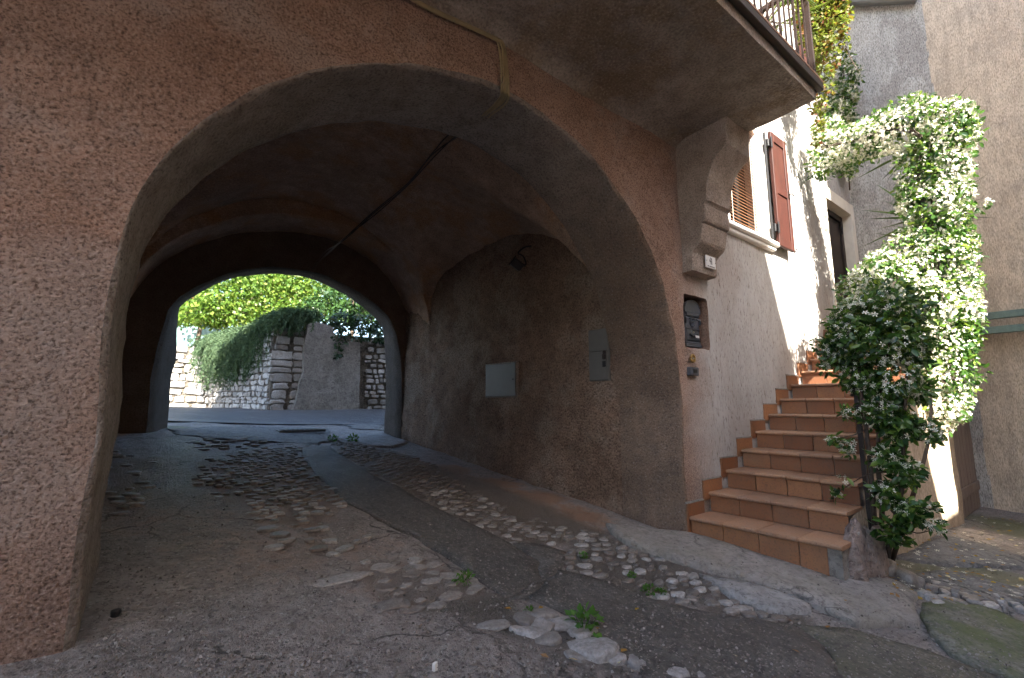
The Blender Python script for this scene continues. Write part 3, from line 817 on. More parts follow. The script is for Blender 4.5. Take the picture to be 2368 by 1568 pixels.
# thickness of the arch, rounded on its edge, following the skew of the right wall
RX = lambda y: 3.66 - (y - YF) * .127              # right wall of the passage
rows = []
Y2 = 3.06
for off, y in ((.024, YF), (.015, YF + .003), (.007, YF + .011), (.002, YF + .024), (0, YF + .06), (0, YF + .2), (0, YF + .35), (0, YF + .5), (0.0, Y2 - .05), (.008, Y2 - .012), (.02, Y2)):
    pr = prof + nrm * off
    sh = np.clip((pr[:, 0] - 1.7) / 1.9, 0, 1)
    x = pr[:, 0] - sh * (y - YF) * .127
    row = np.c_[x, np.full(len(x), y), pr[:, 1]]
    if off == .024: row[:, 1] += lump(row)
    else: row += (np.c_[nrm[:, 0], np.zeros(len(x)), nrm[:, 1]]) * lump(row, .012, 77)[:, None] * (0 if y < YF + .01 else 1)
    rows.append(row)
V = np.vstack(rows); mk('arch_soffit', V, grid_faces(len(rows), len(prof)), M['archsoffit'], house, True)
back = rows[-1][:, [0, 2]]
outer = np.vstack([[(-1.2, ZB)], back, [(4.0, ZB), (4.0, 4.6), (-1.2, 4.6)]])
outer[1, 1] = outer[len(back), 1] = ZB
I = np.stack(np.meshgrid(np.arange(-1.1, 4, .25), np.arange(ZB, 4.6, .25), indexing='ij'), -1).reshape(-1, 2)
V2, T = cdt(outer, (), I, .05)
mk('inner_arch_wall', np.c_[V2[:, 0], np.full(len(V2), Y2), V2[:, 1]], T, M['vault'], house, True)
# vaulted bay: two barrels crossing
LXW = -.50
YA0, YA1 = Y2, 6.45
def vault_z(x, y):
    xc = (LXW + RX(y)) / 2; hw = (RX(y) - LXW) / 2 + .02
    u = np.clip((x - xc) / hw, -1, 1); v = np.clip((y - (YA0 + YA1) / 2) / ((YA1 - YA0) / 2), -1, 1)
    cr = 3.78 + .03 * (y - 4.7)
    spr = 1.95 + .1 * (y - 3.06)
    za = spr + (cr - spr) * np.maximum(1 - np.abs(u) ** 1.9, 0) ** .62
    cb = cr - .50 * np.abs(u) ** 2
    zb = spr + (cb - spr) * np.sqrt(np.maximum(1 - np.abs(v) ** 2.2, 0))
    k = 45.0
    m = np.maximum(za, zb)
    return m + np.log(np.exp(k * (za - m)) + np.exp(k * (zb - m))) / k - .015
xs = np.linspace(-.72, 3.78, 96); ys = np.linspace(YA0, YA1, 84)
A, B = np.meshgrid(xs, ys, indexing='ij')
V = np.c_[A.ravel(), B.ravel(), vault_z(A.ravel(), B.ravel())]
V[:, 2] += lump(V, .022, 91)
mk('vault', V, grid_faces(96, 84), M['vault'], house, True)
# transverse rib, then the far wall with its own arch
far_in = [(-.13, ZB), (-.13, .7), (-.13, 1.6)] + [tuple(onY(*z1(*q), 7.0)[[0, 2]]) for q in ((175, 560), (240, 440), (330, 350), (470, 265), (700, 180), (900, 140), (1100, 130), (1300, 150), (1500, 205), (1750, 330), (1950, 480), (2060, 620))] + [(2.97, 1.8), (3.0, .7), (3.0, ZB)]
far_out = [(.03, ZB), (.04, .8), (.05, 1.5)] + [tuple(onY(*z1(*q), 7.8)[[0, 2]]) for q in ((250, 760), (280, 500), (330, 425), (400, 370), (500, 300), (700, 212), (860, 178), (1000, 170), (1150, 175), (1370, 218), (1550, 300), (1700, 380), (1850, 485), (1955, 590), (1988, 660))] + [(3.06, 1.7), (3.06, .8), (3.06, ZB)]
NP = 90
def even(p, n):
    c = catmull(p, 8); d = np.r_[0, np.cumsum(np.linalg.norm(np.diff(c, axis=0), axis=1))]; t = np.linspace(0, d[-1], n)
    return np.stack([np.interp(t, d, c[:, k]) for k in range(2)], 1)
fi, fo = even(far_in, NP), even(far_out, NP)
rows = []
for t, y in ((0, 7.0), (.02, 7.02), (.08, 7.06), (.3, 7.25), (.55, 7.45), (.8, 7.62), (.93, 7.74), (1, 7.8)):
    pr = fi * (1 - t) + fo * t
    e = .03 * (max(0, 1 - t / .08) + max(0, (t - .93) / .07))
    tg2 = np.gradient(pr, axis=0); tg2 /= np.linalg.norm(tg2, axis=1)[:, None]; n2 = np.c_[-tg2[:, 1], tg2[:, 0]]
    pr = pr + n2 * e
    row = np.c_[pr[:, 0], np.full(NP, y), pr[:, 1]]
    row[:, [0, 2]] += n2 * (lump(row, .02, 17)[:, None])
    rows.append(row)
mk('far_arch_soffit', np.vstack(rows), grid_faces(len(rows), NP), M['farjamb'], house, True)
for nm, ring, y, (x0, x1, z1_), mt in (('far_inner_wall', rows[0], 7.0, (-1.2, 4.0, 4.6), 'shadewall'), ('rear_wall', rows[-1], 7.8, (-5.5, XE, ZT), 'passage')):
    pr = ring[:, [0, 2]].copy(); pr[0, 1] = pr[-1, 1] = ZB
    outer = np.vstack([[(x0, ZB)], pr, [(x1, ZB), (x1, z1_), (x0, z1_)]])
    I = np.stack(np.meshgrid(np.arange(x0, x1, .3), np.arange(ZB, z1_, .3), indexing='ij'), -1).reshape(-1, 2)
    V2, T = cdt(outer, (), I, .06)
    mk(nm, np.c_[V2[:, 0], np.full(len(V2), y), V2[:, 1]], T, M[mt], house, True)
rib = even([(-.56, 1.9), (-.46, 2.35), (-.2, 2.85), (.2, 3.22), (.75, 3.5), (1.3, 3.62), (1.85, 3.62), (2.35, 3.45), (2.75, 3.15), (3.05, 2.7), (3.16, 2.2), (3.17, 1.9)], 60)
rows = [np.c_[rib[:, 0], np.full(60, y), rib[:, 1] + dz] for y, dz in ((6.28, .5), (6.28, .02), (6.31, .0), (6.5, 0), (6.8, 0), (7.01, 0))]
V = np.vstack(rows); V[60:, 2] += lump(V[60:], .02, 23)
mk('transverse_rib', V, grid_faces(len(rows), 60), M['vault'], house, True)
# side walls of the passage
ys = np.linspace(2.98, 7.02, 82); zs = np.linspace(ZB, 4.3, 90)
A, B = np.meshgrid(ys, zs, indexing='ij'); A, B = A.ravel(), B.ravel()
V = np.c_[RX(A), A, B]
V[:, 0] += np.clip((A - 2.98) / .15, 0, 1) * (lump(V, .035, 33)) - .004
lump_in = np.clip((2.0 - B) / 1.8, 0, 1)
V[:, 0] -= lump_in * .03 * np.clip((A - 3.0) / .4, 0, 1)
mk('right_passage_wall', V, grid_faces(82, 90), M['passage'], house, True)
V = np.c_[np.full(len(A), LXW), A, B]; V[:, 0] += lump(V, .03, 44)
mk('left_passage_wall', V, grid_faces(82, 90), M['shadewall'], house, True)
# rest of the volume
mk('roof', *merge(box(-5.8, XE + .01, YF - .45, 8.3, ZT + .003, ZT + .2)), M['roof'], house)
mk('side_wall', *box(-5.75, -5.5, YF + .01, 7.79, ZB, ZT), M['facade'], house)
mk('side_wall', *box(XE - .25, XE - .004, YF + .6, 7.79, ZB, ZT), M['facade'], house)

# niche, window and door reveals
def reveal(name, r, d, mat, back=None, shrink=0, lumpy=True):
    loop = np.asarray(r, float); n = len(loop)
    V = []
    for y in (YF - .0, YF + d):
        W = np.c_[loop[:, 0], np.full(n, y), loop[:, 1]]
        if y == YF and lumpy: W[:, 1] += lump(W)
        V.append(W)
    F = [(k, (k + 1) % n, n + (k + 1) % n, n + k) for k in range(n)]
    if back: F.append(tuple(range(n, 2 * n)))
    return mk(name, np.vstack(V), F, mat, house, False)
M['nicheplaster'] = plaster('niche_plaster', (.33, .22, .165), (.24, .155, .115), 70, .6, .008, pits=.3)
reveal('niche', holes[0], .20, M['nicheplaster'], True)
reveal('window_reveal', holes[1], .16, M['white'], False)
reveal('door_reveal', holes[2], .20, M['cream'], False)
reveal('upper_window_reveal', holes[3], .16, M['white'], False)
for q in (box(WIN[0] - .3, WIN[1] + .3, YF + .55, YF + .6, 2.7, 4.8), box(DOOR[0] - .3, DOOR[1] + .1, YF + .55, YF + .58, 1.9, 4.5), box(UWIN[0] - .2, UWIN[1] + .2, YF + .55, YF + .6, 5.6, 7.4)):
    mk('room_shade_panel', *q, M['roomshade'], house)  # backing panels; their near-black colour stands in for the unlit rooms

# ---- balcony
ZS = 3.69
bal = empty  # (name kept short)
BX0, BX1, BY = -5.2, 4.20, 1.27
n = 120
xs = np.linspace(BX0, BX1, n); ys = np.r_[np.linspace(BY, YF - .12, 14), YF - .07, YF - .03, YF + .01]
A, B = np.meshgrid(xs, ys, indexing='ij')
dz = np.where(B > YF - .13, -(np.clip((B - (YF - .13)) / .14, 0, 1) ** 2) * .07, 0)
V = np.c_[A.ravel(), B.ravel(), (ZS + dz).ravel()]
V[:, 2] += lump(V, .010, 21)
sof = V
nb = len(ys)
topV = V.copy(); topV[:, 2] = ZS + .13
F = grid_faces(n, nb)
nn = len(V)
F += [tuple(nn + i for i in f[::-1]) for f in grid_faces(n, nb)]
F += [(i * nb, (i + 1) * nb, nn + (i + 1) * nb, nn + i * nb) for i in range(n - 1)]
F += [((n - 1) * nb + j, (n - 1) * nb + j + 1, nn + (n - 1) * nb + j + 1, nn + (n - 1) * nb + j) for j in range(nb - 1)]
slab = mk('balcony_slab', np.vstack([V, topV]), F, M['soffit'], house)
V, F = merge(box(BX0, BX1 + .05, BY - .05, BY - .003, ZS + .085, ZS + .155, .006), box(BX1 + .003, BX1 + .05, BY - .002, YF - .02, ZS + .085, ZS + .155, .006))
mk('edge_capping', V, F, M['iron'], slab)
mk('floor_tiles', *box(BX0, BX1 + .05, BY - .05, YF - .02, ZS + .158, ZS + .178), M['tread'], slab)
rail = mk('railing', *merge(box(BX0, BX1 + .015, BY - .02, BY + .02, ZS + 1.12, ZS + 1.16), box(BX0, BX1 + .015, BY - .012, BY + .012, ZS + .24, ZS + .26), box(BX1 - .02, BX1 + .02, BY + .021, YF - .02, ZS + 1.12, ZS + 1.16), box(BX1 - .012, BX1 + .012, BY + .021, YF - .02, ZS + .24, ZS + .26)), M['iron'], house)
bar = new_mesh('baluster', *box(-.006, .006, -.006, .006, 0, .95), M['iron'])
post = new_mesh('rail_post', *box(-.018, .018, -.018, .018, 0, 1.0), M['iron'])
for k in range(24): inst('baluster', bar, rail, (BX1 - .1 - k * .105, BY, ZS + .178))
for k in range(9): inst('baluster', bar, rail, (BX1, BY + .11 + k * .105, ZS + .178))
for k in range(3): inst('rail_post', post, rail, (BX1 - k * 1.26, BY + .002, ZS + .178))

# ---- corbel
XL, XR = 3.80, 4.235
cz = [(400, 110), (395, 265), (330, 350), (300, 430), (288, 500), (293, 570)]
prof_c = [onX(*z2(*q), XL)[[1, 2]] for q in cz]
c1 = [tuple(v) for v in catmull(prof_c[1:], 5)]
yz = [(YF + .03, ZS + .04), (1.84, ZS + .04)] + c1 + [(2.10, 2.965), (2.085, 2.945), (2.088, 2.80), (2.125, 2.785), (2.115, 2.765), (2.14, 2.61), (2.185, 2.575), (2.215, 2.555), (2.235, 2.53), (2.24, 2.375), (2.25, 2.362), (YF + .03, 2.355)]
yz = resample(np.array(yz), .028)
nx = 15
xsx = np.r_[XL, XL + .012, np.linspace(XL + .04, XR - .04, nx - 4), XR - .012, XR]
ins = np.array([.014, .004] + [0] * (nx - 4) + [.004, .014])
rows = []
for x, i in zip(xsx, ins):
    y = np.minimum(yz[:, 0] + i, YF + .03); W = np.c_[np.full(len(yz), x), y, yz[:, 1]]
    W[:, 1] += lump(W, .010, 14) * (W[:, 1] < YF - .02)
    rows.append(W)
V = np.vstack(rows); m = len(yz)
F = grid_faces(nx, m) + [tuple(range(m)), tuple((nx - 1) * m + k for k in range(m))[::-1]]
mk('corbel', V, F, M['corbel'], house)

# ---- window
wf = mk('window_frame', *merge(box(WIN[1] + .003, WIN[1] + .13, YF - .028, YF + .03, WIN[2] - .003, WIN[3] + .12, .004), box(WIN[0] - .13, WIN[0] - .003, YF - .028, YF + .03, WIN[2] - .003, WIN[3] + .12, .004), box(WIN[0] - .002, WIN[1] + .002, YF - .026, YF + .03, WIN[3] + .003, WIN[3] + .118, .004)), M['white'], house)
mk('sill', *merge(box(WIN[0] - .22, WIN[1] + .28, YF - .085, YF + .05, WIN[2] - .065, WIN[2] - .005, .012), box(WIN[0] - .18, WIN[1] + .24, YF - .05, YF + .04, WIN[2] - .115, WIN[2] - .066, .01)), M['white'], wf)
sl = new_mesh('slat', *box(-(WIN[1] - WIN[0]) / 2 + .012, (WIN[1] - WIN[0]) / 2 - .012, -.025, .025, -.0015, .0015), M['blind'])
k = 0; z = WIN[2] + .03
while z < WIN[3] - .02:
    inst('slat', sl, wf, ((WIN[0] + WIN[1]) / 2, YF + .03, z), (R(52), 0, R(random.uniform(-.4, .4)))); z += .0385
for x in (WIN[0] + .12, WIN[1] - .16): mk('blind_cord', *tube([(x, YF - .002, WIN[2] + .02), (x, YF - .002, WIN[3] - .01)], .003, 6), M['cream'], wf)
mk('pane', *box(WIN[0], WIN[1], YF + .15, YF + .156, WIN[2], WIN[3]), M['glass'], wf)
def shutter(x0, x1, z0, z1, y, parent, flip=False):
    fw_ = .075
    V, F = merge(box(x0, x0 + fw_, y - .02, y + .02, z0, z1, .004), box(x1 - fw_, x1, y - .02, y + .02, z0, z1, .004),
                 box(x0 + fw_ - .001, x1 - fw_ + .001, y - .019, y + .019, z0, z0 + .12, .004), box(x0 + fw_ - .001, x1 - fw_ + .001, y - .019, y + .019, z1 - .12, z1, .004),
                 box(x0 + fw_ - .001, x1 - fw_ + .001, y - .019, y + .019, (z0 + z1) / 2 - .06, (z0 + z1) / 2 + .04, .004))
    s = mk('shutter', V, F, M['shutter'], parent)
    for a, b in ((z0 + .121, (z0 + z1) / 2 - .061), ((z0 + z1) / 2 + .041, z1 - .121)):
        mk('panel', *box(x0 + fw_ + .002, x1 - fw_ - .002, y - .006, y + .008, a, b), M['shutter'], s)
    hx = x1 if flip else x0
    for zz_ in (z0 + .22, z1 - .16):
        mk('hinge', *merge(box(hx - .05, hx + .002, y - .005, y + .035, zz_ - .05, zz_ + .05, .004), tube([(hx - .012, y - .026, zz_ - .07), (hx - .012, y - .026, zz_ + .07)], .011, 8)), M['black'], s)
    lx = x0 + .04 if flip else x1 - .04
    mk('latch', *merge(tube([(lx, y - .02, (z0 + z1) / 2), (lx, y - .06, (z0 + z1) / 2 + .01), (lx + .03, y - .07, (z0 + z1) / 2 - .03)], .008, 6), box(lx - .02, lx + .02, y - .028, y - .021, (z0 + z1) / 2 - .05, (z0 + z1) / 2 + .05)), M['iron'], s)
    mk('holdback', *tube([(lx, y + .02, z0 + .02), (lx, y - .03, z0 - .02), (lx + .02, y - .05, z0 + .03)], .009, 6), M['iron'], s)
    return s
shutter(5.775, 6.20, 3.035, 4.53, YF - .075, house)
shutter(4.07, 4.50, 3.035, 4.53, YF - .075, house, True)
mk('gutter_post', *tube([(5.705, YF - .045, 3.04), (5.705, YF - .045, 4.5)], .016, 8), M['black'], house)
uf = mk('upper_window_frame', *merge(box(UWIN[0] - .12, UWIN[1] + .12, YF - .10, YF + .04, UWIN[2] - .10, UWIN[2] - .004, .01), box(UWIN[1] + .003, UWIN[1] + .1, YF - .028, YF + .03, UWIN[2], UWIN[3] + .1, .004), box(UWIN[0] - .1, UWIN[0] - .003, YF - .028, YF + .03, UWIN[2], UWIN[3] + .1, .004)), M['cream'], house)
mk('pane', *box(UWIN[0], UWIN[1], YF + .12, YF + .126, UWIN[2], UWIN[3]), M['glass'], uf)
shutter(7.12, 7.52, 5.72, 7.2, YF - .075, house, True)

# ---- entrance door at the head of the stairs
df = mk('door_frame', *merge(box(DOOR[0] - .06, DOOR[0] - .003, YF - .03, YF + .04, DOOR[2], DOOR[3] + .2, .004), box(DOOR[1] + .003, XE - .01, YF - .03, YF + .04, DOOR[2], DOOR[3] + .2, .004), box(DOOR[0] - .002, DOOR[1] + .002, YF - .028, YF + .04, DOOR[3] + .003, DOOR[3] + .198, .004)), M['cream'], house)
dd = mk('door', *merge(box(DOOR[0] + .005, DOOR[0] + .09, YF + .10, YF + .17, DOOR[2], DOOR[3] - .004, .004), box(DOOR[1] - .09, DOOR[1] - .005, YF + .10, YF + .17, DOOR[2], DOOR[3] - .004, .004), box(DOOR[0] + .091, DOOR[1] - .091, YF + .10, YF + .17, DOOR[3] - .1, DOOR[3] - .006, .004), box(DOOR[0] + .092, DOOR[1] - .092, YF + .13, YF + .17, DOOR[2], DOOR[3] - .102, .003)), M['doorwood'], house)
for z in (2.5, 3.2, 3.9): mk('hinge', *tube([(DOOR[1] - .1, YF + .09, z), (DOOR[1] - .1, YF + .09, z + .12)], .012, 8), M['black'], dd)
mk('door_handle', *tube([(DOOR[0] + .18, YF + .12, 3.1), (DOOR[0] + .18, YF + .06, 3.1), (DOOR[0] + .3, YF + .06, 3.1)], .011, 8), M['brass'], dd)

# ================================================================== NEIGHBOURING HOUSES
nb_ = empty('neighbour_house', (9.36, 0, -.35), 'tall grey and cream plastered house closing the lane beside the stairs', 'house')
def wall_strip(name, pts, z0, z1, mat, parent, step=.12, amp=.012, seed=3, off=0.0):
    P = resample(np.array(pts, float), step); zs = np.arange(z0, z1 + .01, step * 1.6)
    t = np.gradient(P, axis=0); t /= np.linalg.norm(t, axis=1)[:, None]; nn_ = np.c_[t[:, 1], -t[:, 0]]
    V = []
    for p, nn1 in zip(P, nn_):
        for z in zs: V.append((p[0] + nn1[0] * off, p[1] + nn1[1] * off, z))
    V = np.array(V); L = lump(V, amp, seed)
    V[:, :2] += np.repeat(nn_, len(zs), 0) * L[:, None]
    return mk(name, V, grid_faces(len(P), len(zs)), mat, parent, True)
wall_strip('grey_wall', [(8.93, 2.9), (8.93, 2.34), (9.30, 1.22)], -.8, 9.4, M['greywall'], nb_)
wall_strip('cream_wall', [(9.30, 1.24), (9.335, 1.14), (9.345, .9), (9.37, -4.0)], -.8, 9.4, M['creamwall'], nb_, seed=5, off=-.0)
mk('far_side', *box(9.45, 14, -3.95, 8.0, -1.4, 9.39), M['creamwall'], nb_)
mk('roof', *box(9.0, 14.3, -4.3, 8.2, 9.42, 9.6), M['roof'], nb_)
mk('gutter', *tube([(8.93 + (2.34 - y) * .33 - .10, y - .03, 8.09 - (2.16 - y) * .5) for y in (2.33, 2.0, 1.6, 1.28)], .075, 12), M['greymetal'], nb_)
for k, (pa, pb, hgt) in enumerate((((2150, 747), (2400, 718), .075), ((2150, 779), (2400, 752), .075))):
    a, b = onX(*pa, 9.16), onX(*pb, 9.16)
    y0, y1 = b[1] - .3, a[1] + .05
    zc = (a[2] + b[2]) / 2
    r_ = empty('green_beam', (9.16, y1, zc), ('upper' if k == 0 else 'lower') + ' of two faded green steel beams fixed across the cream wall', 'beam', 'green beams on the cream wall')
    mk('beam', *merge(box(9.12, 9.20, y0, y1, zc - .05, zc + .05, .006)), M['green'], r_)
    for q in (.0, .55, 1.1): mk('bracket', *box(9.201, 9.33, y0 + .25 + q - .02, y0 + .25 + q + .02, zc - .03, zc + .03), M['green'], r_)

op = empty('opposite_house', (-1.5, -3.0, -.2), 'tall plain house across the lane, behind the viewer', 'house')
HX = 3.62
def plain_house(root, x0, x1, y0, y1, z0, z1, mat, wins):
    mk('wall', *box(x0, x1, y0, y1, z0, z1), mat, root)
    mk('roof', *merge(box(x0, x1, y0, y1, z1 + .003, z1 + .02)), M['roof'], root)
    for x, z in wins:
        w = mk('window', *box(x - .45, x + .45, y1 + .002, y1 + .05, z, z + 1.3), M['white'], root)
        mk('pane', *box(x - .38, x + .38, y1 + .052, y1 + .06, z + .07, z + 1.23), M['glass'], w)
        mk('shutter', *box(x - .92, x - .47, y1 + .002, y1 + .045, z, z + 1.3), M['shutter'], w)
        mk('shutter', *box(x + .47, x + .92, y1 + .002, y1 + .045, z, z + 1.3), M['shutter'], w)
plain_house(op, -9, HX, -8, -3.0, -1.5, 8.1, M['creamwall'], [(x, z) for x in (-7, -4.4, -1.6, 1.4) for z in (1.4, 4.6)])
op2 = empty('opposite_house', (10, -3.0, -.9), 'tall plain house across the lane beyond the alley, behind the viewer', 'house')
plain_house(op2, 5.95, 14, -8, -3.0, -1.9, 15.5, M['creamwall'], [(x, z) for x in (7.6, 10.4, 13) for z in (1.2, 4.2, 7.2, 10.2)])

al = empty('alley_shade_wall', (4.8, -3.6, -.5), 'unseen plain wall added across the alley behind the viewer to cut the sun', 'wall')
mk('wall', *box(HX + .01, 5.94, -3.9, -3.5, -1.5, 4.35), M['creamwall'], al)  # unseen wall, added to keep the sun off the ground by the stairs
mk('coping', *box(HX + .01, 5.94, -3.95, -3.45, 4.353, 4.43), M['roof'], al)
# ================================================================== THE STAIRS
stairs = empty('staircase', (3.8, 1.8, 0), 'terracotta tiled outdoor steps climbing along the plastered wall', 'staircase')
N0, GO, RI, NS = 3.685, .3215, .1698, 12
Z0 = .0
def rightY(i): return [1.245, 1.30, 1.31, 1.31][min(i, 3)]
def nosing_dx(y): return (YF - y) * .06            # the steps run very slightly out of square
body = []
for i in range(NS):
    x0 = N0 + i * GO + .03; x1 = N0 + NS * GO + 2.0 if i == NS - 1 else N0 + (i + 1) * GO + .03
    y0 = rightY(i) + .02
    zb = -.75; zt = (i + 1) * RI - .032
    V = np.array([(x0 + nosing_dx(YF), YF - .004, zb), (x0 + nosing_dx(y0), y0, zb), (x1 + nosing_dx(y0), y0, zb), (x1, YF - .004, zb)] + [(x0 + nosing_dx(YF), YF - .004, zt), (x0 + nosing_dx(y0), y0, zt), (x1 + nosing_dx(y0), y0, zt), (x1, YF - .004, zt)])
    V[[2, 6], 0] = np.minimum(V[[2, 6], 0], 7.75); V[[3, 7], 0] = np.minimum(V[[3, 7], 0], 8.9)
    body.append((V, [(0, 1, 5, 4), (1, 2, 6, 5), (4, 5, 6, 7), (3, 0, 4, 7), (2, 3, 7, 6)]))
mk('step_core', *merge(*body), M['grout'], stairs)
tw_n = 4
def tread_tile(x0, y0, y1, z, dx0, dx1, depth, side):
    """tile with a rounded nose: profile in x-z swept along y"""
    pr = [(.0, -.030), (-.006, -.026), (-.010, -.018), (-.009, -.008), (-.003, -.002), (.008, 0), (depth, 0), (depth, -.030)]
    V = []
    for y, dx in ((y0, dx0), (y1, dx1)):
        for px_, pz in pr: V.append((x0 + px_ + dx, y, z + pz))
    m = len(pr)
    F = [(k, (k + 1) % m, m + (k + 1) % m, m + k) for k in range(m)] + [tuple(range(m))[::-1], tuple(range(m, 2 * m))]
    return np.array(V), F
for i in range(NS):
    ry = rightY(i); xn = N0 + i * GO; zt = (i + 1) * RI
    edges = np.linspace(YF - .016, ry, tw_n + 1)
    last = i == NS - 1
    for k in range(tw_n):
        ya, yb = edges[k] - .003, edges[k + 1] + .003
        depth = GO - .003 if not last else .32
        mk('tread_tile', *tread_tile(xn, ya, yb, zt + random.uniform(-.0015, .0015), nosing_dx(ya), nosing_dx(yb), depth + .02, 1), M['tread'], stairs)
        zb = zt - RI + (.003 if i else -.12)
        V, F = box(0, .014, 0, 1, zb, zt - .033, .002)
        V2_ = V.copy(); V2_[:, 1] = np.where(V[:, 1] < .5, yb, ya) + np.where(V[:, 1] < .5, np.minimum(V[:, 1], .003), np.maximum(V[:, 1] - 1, -.003)); V2_[:, 0] = xn + .014 + V[:, 0] + nosing_dx(V2_[:, 1])
        if i == 0 and k == tw_n - 1: V2_[:, 1] = np.where(V[:, 1] < .5, yb + .10, V2_[:, 1])
        mk('riser_tile', V2_, F, M['riser'], stairs)
    # skirting on the wall
    mk('skirting_tile', *box(xn - .075 if i else xn - .02, xn + GO - .078, YF - .014, YF + .004, zt - RI - (.08 if i == 0 else -.1), zt + .105, .003), M['riser'], stairs)
    if not last: mk('skirting_edge', *box(xn - .082 if i else xn - .03, xn + GO - .085, YF - .016, YF + .006, zt + .1055, zt + .118), M['grout'], stairs)
# landing tiles
x0 = N0 + NS * GO + .02
for a in range(4):
    for k in range(4):
        xa = x0 + a * .28; 
        mk('landing_tile', *box(xa, min(xa + .274, 8.9), 1.32 + k * .258, 1.32 + k * .258 + .252, NS * RI - .03, NS * RI, .002), M['tread'], stairs)
# plastered outer side
sd = []
prof_s = [(N0 + .17, ZB)] + [(N0 + i * GO + s + .075 + (.06 if i == 0 else 0), (i + s * 0) * RI + z) for i in range(NS) for s, z in ((.0, -.005), (.0, RI - .04))] + [(7.76, NS * RI - .04), (7.76, ZB)]
pp = np.array(prof_s); pp[1, 1] = ZB + .1
pp = pp[:]
I = np.stack(np.meshgrid(np.arange(3.9, 8.2, .1), np.arange(ZB, 2.1, .1), indexing='ij'), -1).reshape(-1, 2)
outl = resample(np.vstack([pp, pp[:1]]), .06)[:-1]
V2, T = cdt(outl, (), I, .04)
yy = 1.285 + .0 * V2[:, 0]
V = np.c_[V2[:, 0], yy, V2[:, 1]]; V[:, 1] += lump(V, .012, 71)
mk('side_plaster', V, T, M['creamwall'], stairs, True)
mk('cellar_jamb', *box(7.68, 7.764, 1.295, 1.62, ZB, 2.03), M['creamwall'], stairs)
mk('cellar_lintel', *box(7.765, 9.26, 1.40, 1.62, 1.68, 2.03), M['creamwall'], stairs)
# broken plaster lump at the foot of the outer corner
def rock(c, r, seed, mat, name, parent, n=18, m=12, amp=.28):
    u = np.linspace(0, 2 * math.pi, n, endpoint=False); v = np.linspace(.02, math.pi - .02, m)
    A, B = np.meshgrid(v, u, indexing='ij')
    d = np.stack([np.sin(A) * np.cos(B), np.sin(A) * np.sin(B), np.cos(A)], -1).reshape(-1, 3)
    q = 1 + fbm(d + seed, 2.0, 4, seed) * amp
    V = d * q[:, None] * np.array(r) + np.array(c)
    F = [(i * n + j, i * n + (j + 1) % n, (i + 1) * n + (j + 1) % n, (i + 1) * n + j) for i in range(m - 1) for j in range(n)]
    return mk(name, V, F, mat, parent, True)
rock((3.98, 1.27, -.03), (.10, .085, .24), 3, M['rubble'], 'broken_corner', stairs)
rock((4.12, 1.27, -.08), (.17, .09, .30), 5, M['rubble'], 'broken_corner', stairs)
rock((4.30, 1.25, -.10), (.2, .1, .34), 8, M['rubble'], 'broken_corner', stairs)
mk('cement_edge', *box(3.86, 3.89, 1.262, 1.345, -.2, .135, .004), M['grout'], stairs)

# iron post and rails of the stair side, carrying the jasmine
tr = empty('iron_trellis', (4.25, 1.28, 0), 'rusty iron post and thin rails at the outer edge of the steps', 'trellis')
mk('post', *box(4.43, 4.462, 1.262, 1.292, -.2, 1.75), M['iron'], tr)
pc = onD(2165, 700, 6.95)
mk('post', *box(pc[0] - .02, pc[0] + .02, pc[1] - .02, pc[1] + .02, 1.55, 3.9), M['iron'], tr)
mk('rail', *tube([(4.42, 1.30, 1.2), (6.7, 1.28, 2.3)], .012, 6), M['iron'], tr)
mk('rail', *tube([(4.42, 1.30, 1.6), (6.7, 1.28, 2.75)], .012, 6), M['iron'], tr)
mk('hoop', *tube(catmull([pc * (1, 1, 0) + (0, 0, 3.9), onD(2130, 320, 6.95), onD(2060, 300, 7.0), onD(1980, 325, 7.15), onD(1895, 340, 7.33)], 6), .014, 6), M['iron'], tr)

# wooden cellar door
cd = empty('cellar_door', (8.7, 1.40, -.3), 'weathered grey brown plank door beside the stairs, below the green beams', 'door')
dx0, dx1 = 7.80, 9.20
for k in range(7):
    xa = dx0 + k * (dx1 - dx0) / 7
    mk('plank', *box(xa + .002, xa + (dx1 - dx0) / 7 - .003, 1.335, 1.365, -.29, 1.66 - .004 * (k % 3), .004), M['oldwood'], cd)
for z in (-.05, 1.3): mk('batten', *box(dx0 + .03, dx1 - .03, 1.31, 1.334, z, z + .12, .005), M['oldwood'], cd)
mk('latch', *tube([(dx0 + .04, 1.33, .78), (dx0 + .05, 1.29, .80), (dx0 + .16, 1.29, .80), (dx0 + .20, 1.33, .78)], .009, 6), M['iron'], cd)
mk('chain', *tube([(dx0 + .06, 1.32, .78), (dx0 + .03, 1.31, .68), (dx0 + .02, 1.32, .58)], .008, 6), M['iron'], cd)

# ================================================================== SMALL THINGS ON THE WALLS
# letter box in its niche
mb = empty('letter_box', (4.04, 2.5, 1.67), 'dark grey cast metal letter box with arched lid in the wall niche', 'letter box')
mx0, mx1, my, mz0, mz1 = 3.915, 4.165, 2.435, 1.675, 2.05
mk('body', *box(mx0, mx1, my, my + .11, mz0 + .055, mz1 - .04, .006), M['mail'], mb)
mk('plinth', *merge(box(mx0 - .012, mx1 + .012, my - .012, my + .112, mz0, mz0 + .03, .004), box(mx0 - .006, mx1 + .006, my - .006, my + .111, mz0 + .031, mz0 + .054, .004)), M['mail'], mb)
arc = [(mx0 - .012, mz1 - .039), (mx0 - .012, mz1 + .01)] + [((mx0 + mx1) / 2 - .115 * math.cos(t), mz1 + .01 + .07 * math.sin(t)) for t in np.linspace(.0, math.pi, 14)] + [(mx1 + .012, mz1 + .01), (mx1 + .012, mz1 - .039)]
mk('lid', *prism(arc, my - .015, my + .112), M['mail'], mb)
